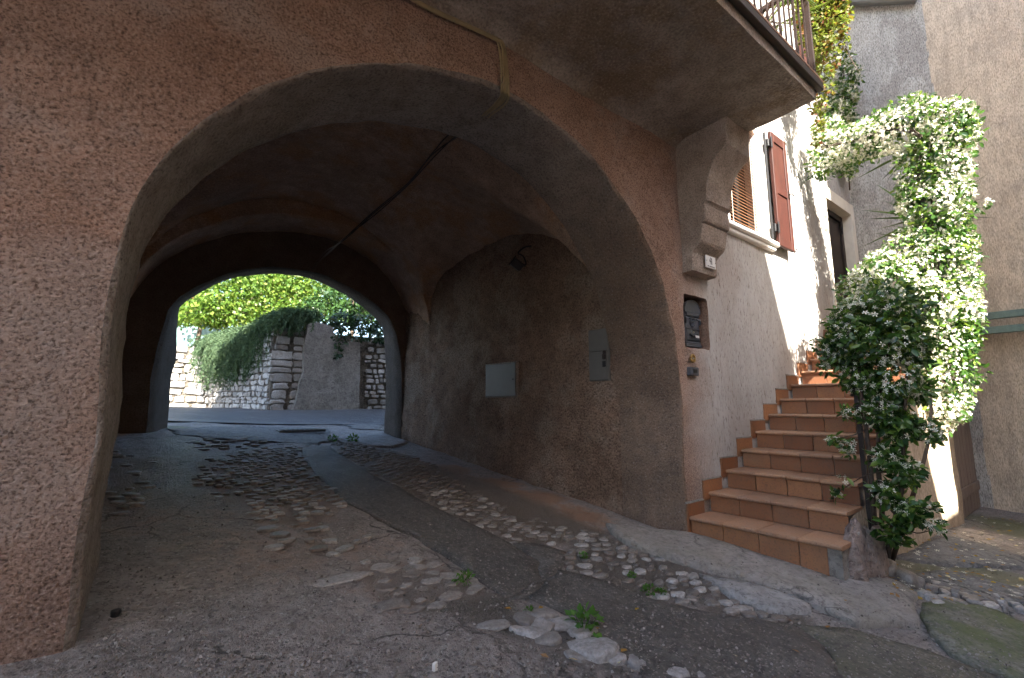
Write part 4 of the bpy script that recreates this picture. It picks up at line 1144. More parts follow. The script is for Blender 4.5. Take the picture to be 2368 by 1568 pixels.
arc2 = [((mx0 + mx1) / 2 - .122 * math.cos(t), my - .012, mz1 + .012 + .072 * math.sin(t)) for t in np.linspace(0, math.pi, 16)]
mk('lid_moulding', *tube(arc2, .008, 6), M['mail'], mb)
mk('flap', *box(mx0 + .015, mx1 - .015, my - .018, my - .002, mz1 - .075, mz1 - .042, .004), M['mail'], mb)
mk('door_panel', *merge(box(mx0 + .02, mx1 - .02, my - .008, my - .001, mz0 + .062, mz0 + .17, .003), box(mx0 + .012, mx1 - .012, my - .012, my - .001, mz0 + .172, mz0 + .182, .003)), M['mail'], mb)
cx_, cz_ = (mx0 + mx1) / 2, mz0 + .245
parts = [tube([(cx_ + a * .042, my - .006, cz_ + b * .05) for a, b in ((-1, .9), (-1, -.2), (-.7, -.8), (0, -1.15), (.7, -.8), (1, -.2), (1, .9), (0, .75), (-1, .9))], .006, 6),
         tube([(cx_ - .045, my - .006, cz_ + .055), (cx_ - .02, my - .006, cz_ + .085), (cx_, my - .006, cz_ + .07), (cx_ + .02, my - .006, cz_ + .085), (cx_ + .045, my - .006, cz_ + .055)], .006, 6),
         tube([(cx_, my - .006, cz_ + .035), (cx_, my - .006, cz_ - .045)], .005, 6), tube([(cx_ - .035, my - .006, cz_), (cx_ + .035, my - .006, cz_)], .005, 6),
         tube([(cx_ - .025, my - .006, cz_ + .03), (cx_ - .02, my - .006, cz_ - .03)], .004, 6), tube([(cx_ + .025, my - .006, cz_ + .03), (cx_ + .02, my - .006, cz_ - .03)], .004, 6)]
mk('emblem', *merge(*parts), M['mail'], mb)
mk('swag', *tube([(mx0 + .01 + t * (mx1 - mx0 - .02), my - .006, mz1 - .088 - .012 * abs(math.sin(t * 12))) for t in np.linspace(0, 1, 24)], .006, 6), M['mail'], mb)
for x in (mx0 + .006, mx1 - .006): mk('side_ornament', *tube([(x, my - .008, mz1 - .09), (x, my - .016, mz1 - .12), (x, my - .008, mz1 - .15)], .011, 6), M['mail'], mb)
mk('handle', *tube([(cx_ - .06, my - .008, mz0 + .125), (cx_ - .055, my - .03, mz0 + .105), (cx_, my - .036, mz0 + .095), (cx_ + .055, my - .03, mz0 + .105), (cx_ + .06, my - .008, mz0 + .125)], .011, 6), M['black'], mb)
mk('name_plate', *box(cx_ - .03, cx_ + .03, my - .05, my - .047, mz0 + .085, mz0 + .108), M['plaque'], mb)
mk('keyhole', *tube([(cx_, my - .002, mz0 + .145), (cx_, my - .016, mz0 + .145)], .011, 10), M['steel'], mb)
# bell
p = onY(*z2(200, 1418), YF)
b1 = empty('brass_bell_push', (p[0], YF, p[2]), 'round brass bell push set in the wall under the letter box', 'bell')
an = np.linspace(0, 2 * math.pi, 21)
yb = YF - .016
mk('ring', *tube([(p[0] + .034 * math.cos(t), yb - .006, p[2] + .034 * math.sin(t)) for t in an], .008, 8, False), M['brass'], b1)
mk('cup', *tube([(p[0], yb + .03, p[2]), (p[0], yb - .002, p[2])], [.012, .032], 16), M['brass'], b1)
mk('button', *tube([(p[0], yb - .002, p[2]), (p[0], yb - .014, p[2])], .009, 10), M['steel'], b1)
q0, q1 = onY(*z2(183, 1462), YF), onY(*z2(230, 1510), YF)
b2 = empty('intercom_switch', ((q0[0] + q1[0]) / 2, YF, (q0[2] + q1[2]) / 2), 'square dark switch plate on the wall below the brass bell', 'switch')
mk('plate', *box(q0[0], q1[0], YF - .03, YF + .02, q1[2], q0[2], .005), M['mail'], b2)
mk('rocker', *box(q0[0] + .04, q1[0] - .04, YF - .037, YF - .031, q1[2] + .025, q0[2] - .02, .002), M['black'], b2)
# house number
pl = empty('house_number', (4.055, 2.22, 2.41), 'white tile with the number 41 on the base of the corbel', 'sign')
yp = 2.212
mk('tile', *box(3.972, 4.14, yp, yp + .012, 2.415, 2.535, .002), M['plaque'], pl)
def text_mesh(body_, size, x, z, y, name, parent, mat):
    cu = bpy.data.curves.new(name, 'FONT'); cu.body = body_; cu.size = size; cu.align_x = 'CENTER'; cu.extrude = .0006
    o = bpy.data.objects.new(name, cu); COL.objects.link(o)
    dg = bpy.context.evaluated_depsgraph_get(); me = bpy.data.meshes.new_from_object(o.evaluated_get(dg))
    COL.objects.unlink(o); bpy.data.objects.remove(o)
    V = np.array([v.co[:] for v in me.vertices]); F = [tuple(p_.vertices) for p_ in me.polygons]
    W = np.c_[V[:, 0] + x, np.full(len(V), y) - V[:, 2], V[:, 1] + z]
    return mk(name, W, F, mat, parent)
V, F = merge(*[tube(np.array([(4.056 + a * .032, yp - .001, 2.452 + b * .066) for a, b in s]), .0028, 6) for s in (((-.2, 1), (-.75, .42)), ((-.75, .42), (.1, .42)), ((-.12, .62), (-.12, 0)), ((.45, .98), (.45, 0)), ((.45, .98), (.25, .78)))])
mk('digits', V, F, M['ink'], pl)
text_mesh('VIA  ROMATELLO', .0165, 4.056, 2.424, yp - .001, 'street_name', pl, M['ink'])
for x, z in ((3.979, 2.48), (4.133, 2.475)): mk('screw', *tube([(x, yp, z), (x, yp - .004, z)], .004, 8), M['ink'], pl)

# meter boxes on the passage wall (along its skew)
wa = math.atan(.127)
def wall_box(name, y0, y1, z0, z1, th, label, parts_fn):
    ym = (y0 + y1) / 2; c = np.array([RX(ym), ym, z0])
    root = empty(name, c, label, 'meter box')
    hw_ = (y1 - y0) / 2
    def add(nm, a, b, zz0, zz1, t0, t1, mat, bev=.004):
        V, F = box(-t1, -t0, a, b, zz0, zz1, bev)
        return mk(nm, rotz(V, wa) + (c[0], c[1], 0), F, mat, root)
    parts_fn(add, hw_, z0, z1, th)
    return root
def mb1(add, h, z0, z1, th):
    add('frame', -h - .015, h + .015, z0 - .015, z1 + .015, -.05, th - .012, M['jamb'])
    add('door', -h, h, z0, z1, th - .011, th, M['greymetal'])
    add('lock', -h + .03, -h + .05, (z0 + z1) / 2 - .01, (z0 + z1) / 2 + .01, th + .001, th + .006, M['black'], .001)
wall_box('meter_box', 4.38, 4.93, 1.22, 1.63, .055, 'wide grey metal meter cabinet low on the passage wall', mb1)
def mb2(add, h, z0, z1, th):
    zm = z0 + (z1 - z0) * .56
    add('case', -h - .008, h + .008, z0 - .008, z1 + .008, -.05, th - .012, M['greymetal'])
    add('lower_door', -h, h, z0, zm - .004, th - .011, th, M['greymetal'])
    add('upper_door', -h, h, zm + .004, z1, th - .011, th, M['greymetal'])
    add('hasp', -h + .015, -h + .045, zm - .03, zm + .005, th + .001, th + .02, M['iron'], .002)
    add('padlock', -h + .012, -h + .05, zm - .085, zm - .031, th + .003, th + .03, M['iron'], .005)
    add('lock', -h + .02, -h + .06, zm - .16, zm - .1, th + .001, th + .012, M['black'], .004)
wall_box('meter_box', 3.07, 3.30, 1.37, 1.89, .055, 'tall narrow grey meter cabinet with two doors and a padlock on the passage wall', mb2)

# flood light under the vault
c = onX(1195, 612, 3.26)
fl = empty('floodlight', (3.42, c[1], c[2]), 'small black floodlight with curled cable high on the passage wall', 'lamp')
V, F = box(-.07, .07, -.10, .10, -.05, .05, .012)
Mx = np.array(Euler((R(20), R(35), R(-20))).to_matrix())
mk('housing', V @ Mx.T + c, F, M['black'], fl)
V, F = box(-.085, -.071, -.115, .115, -.065, .065, .003)
mk('lens', V @ Mx.T + c, F, M['glass'], fl)
mk('bracket', *tube([c + (.02, 0, 0), c + (.09, .03, .02), c + (.2, .03, .02)], .014, 6), M['black'], fl)
mk('cable', *tube(catmull([c + (.06, 0, .02), c + (.08, -.08, .0), c + (.05, -.06, .10), c + (.02, 0, .15), c + (.08, -.05, .22), c + (.15, -.1, .24)], 6), .01, 6), M['black'], fl)

# cable bundle
cb = empty('cable_bundle', (1.6, YF, 3.3), 'bundle of old brown cables looping from the balcony over the arch into the vault', 'cable')
pA = [onY(930, -18, YF - .03), onY(985, 18, YF - .03), onY(1075, 60, YF - .035), onY(1140, 88, YF - .035), onY(1160, 105, YF - .03), onY(1166, 150, YF - .03), onY(1168, 205, YF - .03)]
pB = [onY(1163, 232, 2.42), onY(1130, 262, 2.62), onY(1095, 288, 2.85), onY(1062, 312, 3.02)]
pC = []
for (px, py) in ((1045, 318), (1000, 360), (940, 425), (870, 490), (800, 552)):
    # the underside of the vault along that ray
    dd_ = ray(px, py); best = None
    for t in np.linspace(3.0, 9.0, 600):
        P_ = CO + dd_ * t
        if P_[1] > 3.06 and P_[1] < 6.4 and P_[2] > vault_z(np.array([P_[0]]), np.array([P_[1]]))[0] - .07: best = P_; break
    if best is None: best = CO + dd_ * (5.2)
    pC.append(best)
pD = [onY(760, 580, 6.55), onY(735, 605, 6.9), onY(725, 625, 7.0), onY(720, 640, 7.3)]
for k in range(5):
    off = np.array([(k - 2) * .014, (k % 2) * -.006, (k % 2) * .008])
    jit_ = lambda P: [np.array(p_) + off + rng.normal(0, .003, 3) for p_ in P]
    path = jit_(pA) + jit_(pB)
    mk('cable', *tube(catmull(path, 6), .0075, 6), M['cable'], cb, True)
for k in range(3):
    off = np.array([(k - 1) * .016, 0, 0])
    mk('cable', *tube(catmull([np.array(pB[-1]) + off] + [np.array(p_) + off + rng.normal(0, .012, 3) for p_ in pC + pD], 6), .0065, 6), M['darkcable'], cb, True)

# ================================================================== PLANTS
LEAF = (np.array([(0, 0, 0), (.30, .22, .05), (.30, -.22, .05), (0, 0, 0), (.68, .2, .02), (.68, -.2, .02), (1, 0, -.10), (.32, 0, -.01), (.68, 0, -.05)], float)[[0, 1, 2, 4, 5, 6, 7, 8]],
        [(0, 6, 1), (0, 2, 6), (6, 7, 3, 1), (6, 2, 4, 7), (7, 5, 3), (7, 4, 5)])
OVAL = (np.array([(0, 0, 0), (.45, .33, .04), (1, 0, -.06), (.45, -.33, .04)], float), [(0, 3, 2, 1)])
def star():
    V = [(0, 0, .06)]; F = []
    for k in range(5):
        a = k * 2 * math.pi / 5
        u = np.array([math.cos(a), math.sin(a)]); w = np.array([-u[1], u[0]])
        b = len(V)
        for r_, s_, z_ in ((.5, .16, .05), (1.0, .10, -.02), (.95, -.24, -.02), (.45, -.13, .05)):
            q = u * r_ + w * s_; V.append((q[0], q[1], z_))
        F.append((0, b + 3, b + 2, b + 1)); F[-1] = (0, b, b + 1, b + 2, b + 3)
    return np.array(V, float), F
STAR = star()
NEEDLE = (np.array([(0, .06, 0), (0, -.06, 0), (1, 0, .05)], float), [(0, 1, 2)])
def frames(N, dirs, norms):
    d = dirs / (np.linalg.norm(dirs, axis=1)[:, None] + 1e-9)
    w = np.cross(norms, d); w /= np.linalg.norm(w, axis=1)[:, None] + 1e-9
    u = np.cross(d, w)
    return np.stack([d, w, u], 2)          # columns: length, width, up
def scatter(tmpl, pos, Rm, size):
    V, F = tmpl; n, m = len(pos), len(V)
    W = (np.einsum('nij,mj->nmi', Rm, V) * np.asarray(size)[:, None, None] + pos[:, None]).reshape(-1, 3)
    Fs = [tuple(np.array(f) + k * m) for k in range(n) for f in F] if n < 50 else None
    if Fs is None:
        Fs = []
        off = (np.arange(n) * m)[:, None]
        for f in F: Fs += (np.array(f)[None] + off).tolist()
    r_ = np.repeat(rng.uniform(0, 1, n), m)
    return W, Fs, r_
def blobs_sample(blobs, n, shell=.72):
    """points through overlapping ellipsoids; denser towards the outside"""
    B = np.array([b[:3] for b in blobs]); Rr = np.array([b[3:6] for b in blobs])
    wgt = (Rr[:, 0] * Rr[:, 1] + Rr[:, 1] * Rr[:, 2] + Rr[:, 0] * Rr[:, 2]); wgt = wgt / wgt.sum()
    out_p, out_n = [], []
    need = n
    while need > 0:
        k = rng.choice(len(B), need * 2, p=wgt)
        d = rng.normal(size=(need * 2, 3)); d /= np.linalg.norm(d, axis=1)[:, None]
        q = rng.uniform(shell ** 3, 1.06 ** 3, need * 2) ** (1 / 3)
        q *= 1 + .16 * fbm(d * 2 + B[k], 1.3, 2, 8)
        P = B[k] + d * Rr[k] * q[:, None]
        keep = np.ones(len(P), bool)
        for j in range(len(B)):
            e = (((P - B[j]) / Rr[j]) ** 2).sum(1) < (shell * .86) ** 2
            keep &= ~(e & (k != j))
        out_p.append(P[keep]); nn_ = d / Rr[k]; nn_ /= np.linalg.norm(nn_, axis=1)[:, None]; out_n.append(nn_[keep])
        need = n - sum(len(a) for a in out_p)
    return np.vstack(out_p)[:n], np.vstack(out_n)[:n]
def foliage(name, root, blobs, n, size, mat, tmpl=LEAF, shell=.6, droop=.35, singles=0, single_name='leaf', spread=.9, kind='stuff', up=.25, gap=.35, gapf=3.2):
    P, Nn = blobs_sample(blobs, int(n * 1.25), shell)
    kp = fbm(P, gapf, 2, 61) < gap + .35 * rng.normal(size=len(P))
    P, Nn = P[kp], Nn[kp]; n = len(P)
    dirs = rng.normal(size=(n, 3)) * .7 + Nn * .55 + np.array([0, 0, -droop])
    norm = Nn + rng.normal(size=(n, 3)) * spread * .6 + np.array([0, 0, up])
    Rm = frames(n, dirs, norm)
    sz = size * rng.choice([.55, .75, .9, 1.0, 1.15, 1.35], n)
    if singles:
        d2 = np.linalg.norm(P - CO, axis=1) - (np.einsum('ij,ij->i', Nn, CO - P) > 0) * 1.0
        order = np.argsort(d2)
        # take the nearest ones that face the viewer, spread out
        pick = order[: singles * 4][:: 4][:singles]
        me = new_mesh(single_name, tmpl[0], tmpl[1], mat, True)
        for i in pick:
            o = bpy.data.objects.new(single_name, me)
            place(o, root, P[i])
            o.rotation_euler = Matrix(Rm[i].tolist()).to_euler(); o.scale = (sz[i],) * 3
        keep = np.ones(n, bool); keep[pick] = False
        P, Rm, sz = P[keep], Rm[keep], sz[keep]
    W, F, r_ = scatter(tmpl, P, Rm, sz)
    return mk(name, W, F, mat, root, True, rnd=r_, kind=kind)
def sph(px, py, D, r, ry=None, rz=None):
    p = onD(px, py, D); return (*p, r, ry or r, rz or r)
def stems(root, paths, r0=.012, name='stem', mat='stem'):
    for P in paths:
        C = catmull(np.array(P), 5); mk(name, *tube(C, np.linspace(r0, r0 * .45, len(C)), 6), M[mat], root, True)

# --- jasmine bush on the outer edge of the lower steps
jb = empty('jasmine_bush', gp(2050, 1312), 'dark green jasmine bush with star flowers, shading the outer edge of the steps', 'bush')
bushblobs = [sph(1985, 745, 4.75, .20), sph(2065, 715, 4.9, .22), sph(1945, 820, 4.7, .14), sph(2030, 800, 4.65, .21), sph(2095, 800, 4.8, .17), sph(1985, 870, 4.6, .13), sph(2060, 880, 4.6, .18),
             sph(2105, 900, 4.7, .12), sph(2035, 960, 4.55, .13), sph(2080, 985, 4.5, .12), sph(2050, 1055, 4.45, .10), sph(2095, 1090, 4.4, .09), sph(2050, 1140, 4.4, .085), sph(2105, 1185, 4.3, .08), sph(2055, 1225, 4.3, .07), sph(1960, 780, 4.65, .13), sph(2080, 1240, 4.3, .06)]
sprays = [sph(1965, 955, 4.5, .06), sph(1925, 1015, 4.5, .06, .05, .03), sph(1960, 1035, 4.5, .06), sph(1955, 1110, 4.4, .05), sph(1935, 1140, 4.4, .04), sph(2150, 1170, 4.3, .07, .06, .03), sph(2165, 1215, 4.25, .05), sph(1895, 800, 4.7, .06), sph(1905, 850, 4.6, .05), sph(2150, 1000, 4.5, .09)]
foliage('leaves', jb, bushblobs, 7600, .06, M['jleaf'], singles=300, shell=.35, gap=.3, gapf=5)
foliage('spray_leaves', jb, sprays, 420, .055, M['jleaf'], shell=.2)
foliage('flowers', jb, bushblobs, 2600, .0175, M['jflower'], STAR, .9, 0, gap=.0, gapf=4, singles=300, single_name='flower', spread=.5)
foliage('spray_flowers', jb, sprays, 260, .0175, M['jflower'], STAR, .7, 0, spread=.5)
g0 = gp(2050, 1312); g2_ = gp(2030, 1300)
stems(jb, [[g0, g0 + (.02, .02, .25), onD(2040, 1180, 4.45), onD(2030, 1050, 4.5), onD(2040, 900, 4.6), onD(2060, 760, 4.8)], [g0 + (.04, .01, 0), onD(2060, 1240, 4.4), onD(2085, 1130, 4.4), onD(2090, 980, 4.5), onD(2100, 830, 4.7)],
           [g2_, onD(2020, 1180, 4.45), onD(2010, 1050, 4.5), onD(1990, 900, 4.55), onD(1985, 780, 4.65)]], .022)
stems(jb, [[onD(2030, 960, 4.5), onD(1990, 1000, 4.5), onD(1930, 1015, 4.5)], [onD(2050, 1090, 4.4), onD(2000, 1100, 4.4), onD(1935, 1140, 4.4)], [onD(2060, 1150, 4.35), onD(2120, 1170, 4.3), onD(2165, 1180, 4.25)],
           [onD(2060, 1180, 4.35), onD(2110, 1230, 4.3), onD(2160, 1225, 4.25)], [onD(2010, 960, 4.5), onD(1970, 950, 4.5)]], .006)

# --- jasmine trained over the arch, in full sun
ja = empty('jasmine_arch', (6.75, 1.25, 1.5), 'sunlit white flowering jasmine trained over an arch from the stair edge to the wall', 'climber')
_cb = [(2150, 930, 6.8, .33), (2180, 860, 6.8, .33), (2170, 780, 6.85, .36), (2120, 700, 6.7, .36), (2180, 690, 6.9, .34), (2095, 650, 6.7, .32), (2165, 610, 6.9, .36), (2110, 585, 6.85, .30), (2170, 530, 6.9, .32),
        (2150, 470, 6.9, .30), (2140, 415, 6.95, .29), (2190, 395, 6.95, .27), (2140, 350, 6.95, .31), (2200, 330, 6.95, .29), (2190, 285, 6.95, .28), (2130, 290, 6.95, .30), (2080, 300, 6.95, .30), (2100, 265, 6.95, .25), (2030, 310, 7.0, .29),
        (1990, 325, 7.05, .27), (1950, 335, 7.15, .25), (1910, 345, 7.2, .25), (1915, 305, 7.25, .22), (1905, 380, 7.22, .22), (2215, 300, 6.95, .22), (2205, 450, 6.9, .22), (2215, 650, 6.9, .24), (2215, 800, 6.85, .2), (2110, 450, 6.9, .17), (2040, 620, 6.3, .22), (2000, 660, 6.0, .2), (1972, 672, 5.9, .17), (2030, 690, 5.8, .22), (2060, 650, 6.3, .25), (2195, 570, 6.9, .27), (2205, 740, 6.85, .28), (2180, 930, 6.8, .25)]
_cb = [(x - 6 if x > 2180 else x, y, d, r * .9) for x, y, d, r in _cb]
colb = [sph(*c) for c in _cb]
foliage('leaves', ja, colb, 13500, .062, M['jleaf'], singles=300, shell=.5, gap=.25)
foliage('flowers', ja, colb, 19500, .0165, M['jflower'], STAR, .88, 0, gap=.12, gapf=3.6, singles=300, single_name='flower', spread=.5)
spr = [sph(2268, 478, 6.9, .05), sph(2285, 470, 6.9, .04), sph(2240, 560, 6.9, .1), sph(2250, 600, 6.9, .08), sph(2245, 690, 6.9, .07), sph(1960, 380, 7.3, .1), sph(1965, 405, 7.3, .08), sph(2215, 955, 6.8, .07), sph(2200, 935, 6.8, .1), sph(2230, 250, 6.9, .09), sph(2140, 245, 6.95, .12), sph(2020, 370, 7.0, .08), sph(2090, 480, 6.9, .08)]
foliage('spray_leaves', ja, spr, 400, .055, M['jleaf'], shell=.2)
foliage('spray_flowers', ja, spr, 480, .019, M['jflower'], STAR, .6, 0)
stems(ja, [[(6.75, 1.28, 1.5), onD(2150, 900, 6.9), onD(2150, 700, 6.9), onD(2155, 500, 6.95), onD(2150, 330, 6.95)], [onD(2150, 330, 6.95), onD(2080, 290, 6.98), onD(1990, 320, 7.1), onD(1900, 345, 7.3)], [(6.7, 1.27, 1.45), onD(2180, 800, 6.9), onD(2170, 600, 6.95)], [gp(2060, 1305), onD(2110, 1150, 4.6), onD(2150, 1000, 5.4), (6.7, 1.22, 1.5)]], .02)
# shaded jasmine growing up the grey wall corner
jw = empty('wall_jasmine', (8.8, 2.1, 3.9), 'jasmine in shade hanging on the grey wall above the entrance door', 'climber')
jwb = [sph(1955, 180, 8.7, .22), sph(1950, 225, 8.6, .2), sph(1935, 265, 8.4, .2), sph(1962, 280, 8.7, .14), sph(1945, 140, 8.7, .18), sph(1958, 385, 8.7, .12), sph(1975, 375, 8.8, .1)]
foliage('leaves', jw, jwb, 2400, .06, M['jleaf'], shell=.4)
foliage('flowers', jw, jwb, 2000, .018, M['jflower'], STAR, .85, 0)
stems(jw, [[onD(1965, 440, 8.9), onD(1962, 390, 8.85), onD(1950, 280, 8.6), onD(1950, 150, 8.7)]], .012)

# --- rusty creeper hanging at the balcony corner
cr = empty('rusty_creeper', (6.2, 2.1, 4.3), 'hanging creeper with green and rusty red leaves beside the balcony corner', 'climber')
crb = [sph(1885, 10, 6.6, .22), sph(1915, 15, 6.7, .22), sph(1890, 60, 6.6, .20), sph(1920, 70, 6.7, .20), sph(1900, 110, 6.6, .18), sph(1915, 140, 6.7, .16), sph(1898, 170, 6.65, .14), sph(1900, 210, 6.7, .12), sph(1893, 250, 6.75, .09), sph(1890, 290, 6.8, .08), sph(1886, 325, 6.9, .06), sph(1860, 30, 6.5, .16), sph(1865, 80, 6.5, .1), sph(1945, 40, 6.8, .12), sph(1955, 100, 6.8, .08), sph(1880, -40, 6.6, .3), sph(1930, -30, 6.7, .25)]
foliage('leaves', cr, crb, 4600, .055, M['vleaf'], OVAL, .35)
foliage('rusty_leaves', cr, crb, 550, .05, M['vleafred'], OVAL, .5)
stems(cr, [[onD(1900, -40, 6.7), onD(1895, 60, 6.65), onD(1900, 150, 6.65), onD(1892, 250, 6.75), onD(1885, 340, 6.9)], [onD(1925, -30, 6.75), onD(1915, 80, 6.7), onD(1905, 190, 6.7)], [onD(1940, 60, 6.8), onD(1965, 130, 6.85), onD(1985, 165, 6.85)]], .007)

# --- palm in a pot on the balcony
pm = empty('balcony_palm', (3.98, 1.58, ZS + .18), 'fan palm with pointed leaves behind the balcony railing', 'palm')
an = np.linspace(0, 2 * math.pi, 20, endpoint=False)
mk('pot', *tube([(3.98, 1.58, ZS + .181), (3.98, 1.58, ZS + .5)], [.10, .15], 18), M['riser'], pm)
mk('trunk', *tube([(3.98, 1.58, ZS + .4), (4.0, 1.57, ZS + .8)], [.05, .04], 8), M['bark'], pm)
Wt, Ft, Rt_ = [], [], []
for k in range(9):
    a = k * 2.4; base = np.array([4.0, 1.57, ZS + .78]); tip = base + np.array([math.cos(a) * .42, math.sin(a) * .3, .30 + .25 * math.sin(k * 1.7)])
    mk('stalk', *tube([base, (base + tip) / 2 + (0, 0, .05), tip], .007, 5), M['stem'], pm)
    d = tip - base; d /= np.linalg.norm(d); s_ = np.cross(d, (0, 0, 1)); s_ /= np.linalg.norm(s_)
    nl = 17; th = np.linspace(-1.9, 1.9, nl)
    dirs = np.cos(th)[:, None] * d + np.sin(th)[:, None] * s_ + np.array([0, 0, -.12])
    Rm = frames(nl, dirs, np.tile(np.cross(s_, d) + .001, (nl, 1)))
    W, F, r_ = scatter((np.array([(0, .02, 0), (0, -.02, 0), (.6, -.028, .0), (1, 0, -.06), (.6, .028, 0)]), [(0, 1, 2, 3, 4)]), np.tile(tip, (nl, 1)), Rm, np.full(nl, .42))
    mk('frond', W, F, M['palm'], pm, rnd=r_)

# --- spiky yucca behind the jasmine column
YU = onD(2165, 700, 7.75)
yc = empty('yucca', (YU[0], YU[1], 2.05), 'spiky yucca whose pointed leaves stick out behind the jasmine arch', 'plant')
mk('trunk', *tube([(YU[0], YU[1], 2.03), (YU[0] + .02, YU[1], 3.2), (YU[0], YU[1], 4.4)], [.06, .05, .04], 8), M['bark'], yc)
SP = (np.array([(0, .035, 0), (0, -.035, 0), (.5, -.03, .02), (1, 0, .0), (.5, .03, .02)]), [(0, 1, 2, 3, 4)])
for zc, nl, L in ((onD(2160, 330, 7.75)[2], 18, .72), (onD(2160, 500, 7.75)[2], 20, .75), (onD(2160, 560, 7.75)[2], 14, .62)):
    for k in range(nl):
        th = k * 2.39996; el = -.5 + 1.5 * ((k * 7) % nl) / nl
        dirs = np.array([[math.cos(th) * math.cos(el), math.sin(th) * math.cos(el), math.sin(el)]])
        W, F, r_ = scatter(SP, np.array([[YU[0], YU[1], zc]]), frames(1, dirs, np.array([[0, 0, 1.0]]) + .01), np.array([L * random.uniform(.8, 1.15)]))
        mk('spike_leaf', W, F, M['spike'], yc, rnd=r_)

# --- loose grit on the worn paving
gv, gf = [], []
tet = (np.array([(1, 0, -.3), (-.4, .9, -.3), (-.5, -.8, -.3), (.1, .05, .8), (.5, .5, .4), (-.6, .1, .45)]), [(0, 1, 4), (1, 5, 4), (1, 2, 5), (2, 3, 5), (5, 3, 4), (0, 4, 3), (0, 3, 2)])
gpos, gs = [], []
for k in range(5200):
    px = random.uniform(60, 2340); py = 1090 + 500 * math.sqrt(random.random())
    p = gp(px, py)
    if p[1] > YF - .1 and p[0] > 3.5 or p[0] < -.15: continue
    if p[1] > 1.2 and p[0] > 3.75: continue
    gpos.append((p[0], p[1], surf(p[0], p[1]) + .0005)); gs.append(random.choice((.003, .004, .004, .005, .006, .009)))
gpos = np.array(gpos); nl = len(gpos)
W, F, r_ = scatter(tet, gpos, frames(nl, np.c_[rng.normal(size=(nl, 2)), np.zeros(nl)], rng.normal(size=(nl, 3)) * .2 + (0, 0, 1)), np.array(gs))
kg = NT('grit_stone'); M['grit'] = kg.fin(kg.ramp(kg.attr('rnd'), [(0, (.07, .06, .05)), (.5, (.20, .18, .16)), (1, (.32, .30, .275))]), .7)
mk('grit', W, F, M['grit'], None, False, rnd=r_, label='loose grit and small chips strewn over the worn paving', cat='grit', kind='stuff')

# --- weeds and litter
weed_spots = [(1072, 1348, .055, 'small green weed by the flat slabs in the middle of the lane'), (1350, 1462, .09, 'bushy green weed between the large foreground cobbles'), (1500, 1372, .04, 'small weed tuft among the cobbles below the steps'), (1460, 1335, .025, 'tiny weed among the upper cobbles near the concrete apron'),
              (1350, 1290, .03, 'low weed at the left edge of the cobbles below the steps'), (1222, 1418, .025, 'tiny sprig beside the foreground cobbles'), (815, 1022, .09, 'patch of green weed on the cobbles near the far arch'), (770, 1020, .07, 'thin weed at the corner of the far paving'), (1530, 1375, .03, 'pale weed sprig right of the weed tuft on the cobbles')]
for px, py, s_, lab in weed_spots:
    p = gp(px, py); w = empty('weed', p, lab, 'weed', 'weeds between the stones')
    P, Nn = blobs_sample([(p[0], p[1], p[2] + s_ * .5, s_ * .8, s_ * .8, s_ * .55)], 60, .2)
    P[:, 2] = np.maximum(P[:, 2], p[2] + .006)
    W, F, r_ = scatter(OVAL, P, frames(60, Nn + rng.normal(size=(60, 3)) * .6, rng.normal(size=(60, 3)) * .5 + (0, 0, 1)), rng.uniform(.25, .45, 60) * s_ * 1.1 + .008)
    mk('leaves', W, F, M['weed'], w, rnd=r_)
    for k in range(4): mk('stalk', *tube([p, p + (rng.normal(0, .2) * s_, rng.normal(0, .2) * s_, s_ * .8)], .0022, 4), M['weed'], w)
pos = []
for k in range(150):
    px = random.uniform(2060, 2368); py = random.uniform(1195, 1400)
    p = gp(px, py); pos.append(np.array([p[0], p[1], surf(p[0], p[1]) + .006]))
for k in range(14):
    px = random.uniform(1180, 2000); py = random.uniform(1400, 1540)
    p = gp(px, py); pos.append(np.array([p[0], p[1], surf(p[0], p[1]) + .008]))
pos = np.array(pos); nl = len(pos)
W, F, r_ = scatter(OVAL, pos, frames(nl, np.c_[rng.normal(size=(nl, 2)), np.zeros(nl)], rng.normal(size=(nl, 3)) * .25 + (0, 0, 1)), rng.uniform(.02, .05, nl))
mk('fallen_leaves', W, F, M['litter'], None, rnd=r_, label='yellow and brown leaves scattered on the ground at the right', cat='leaves', kind='stuff')
pos = np.array([gp(random.uniform(2070, 2368), random.uniform(1195, 1390)) for _ in range(110)]); nl = len(pos)
pos[:, 2] = [surf(p_[0], p_[1]) + .007 for p_ in pos]
W, F, r_ = scatter(STAR, pos, frames(nl, np.c_[rng.normal(size=(nl, 2)), np.zeros(nl)], rng.normal(size=(nl, 3)) * .2 + (0, 0, 1)), rng.uniform(.014, .02, nl))
mk('fallen_petals', W, F, M['jflower'], None, rnd=r_, label='fallen white jasmine flowers on the ground at the right', cat='petals', kind='stuff')

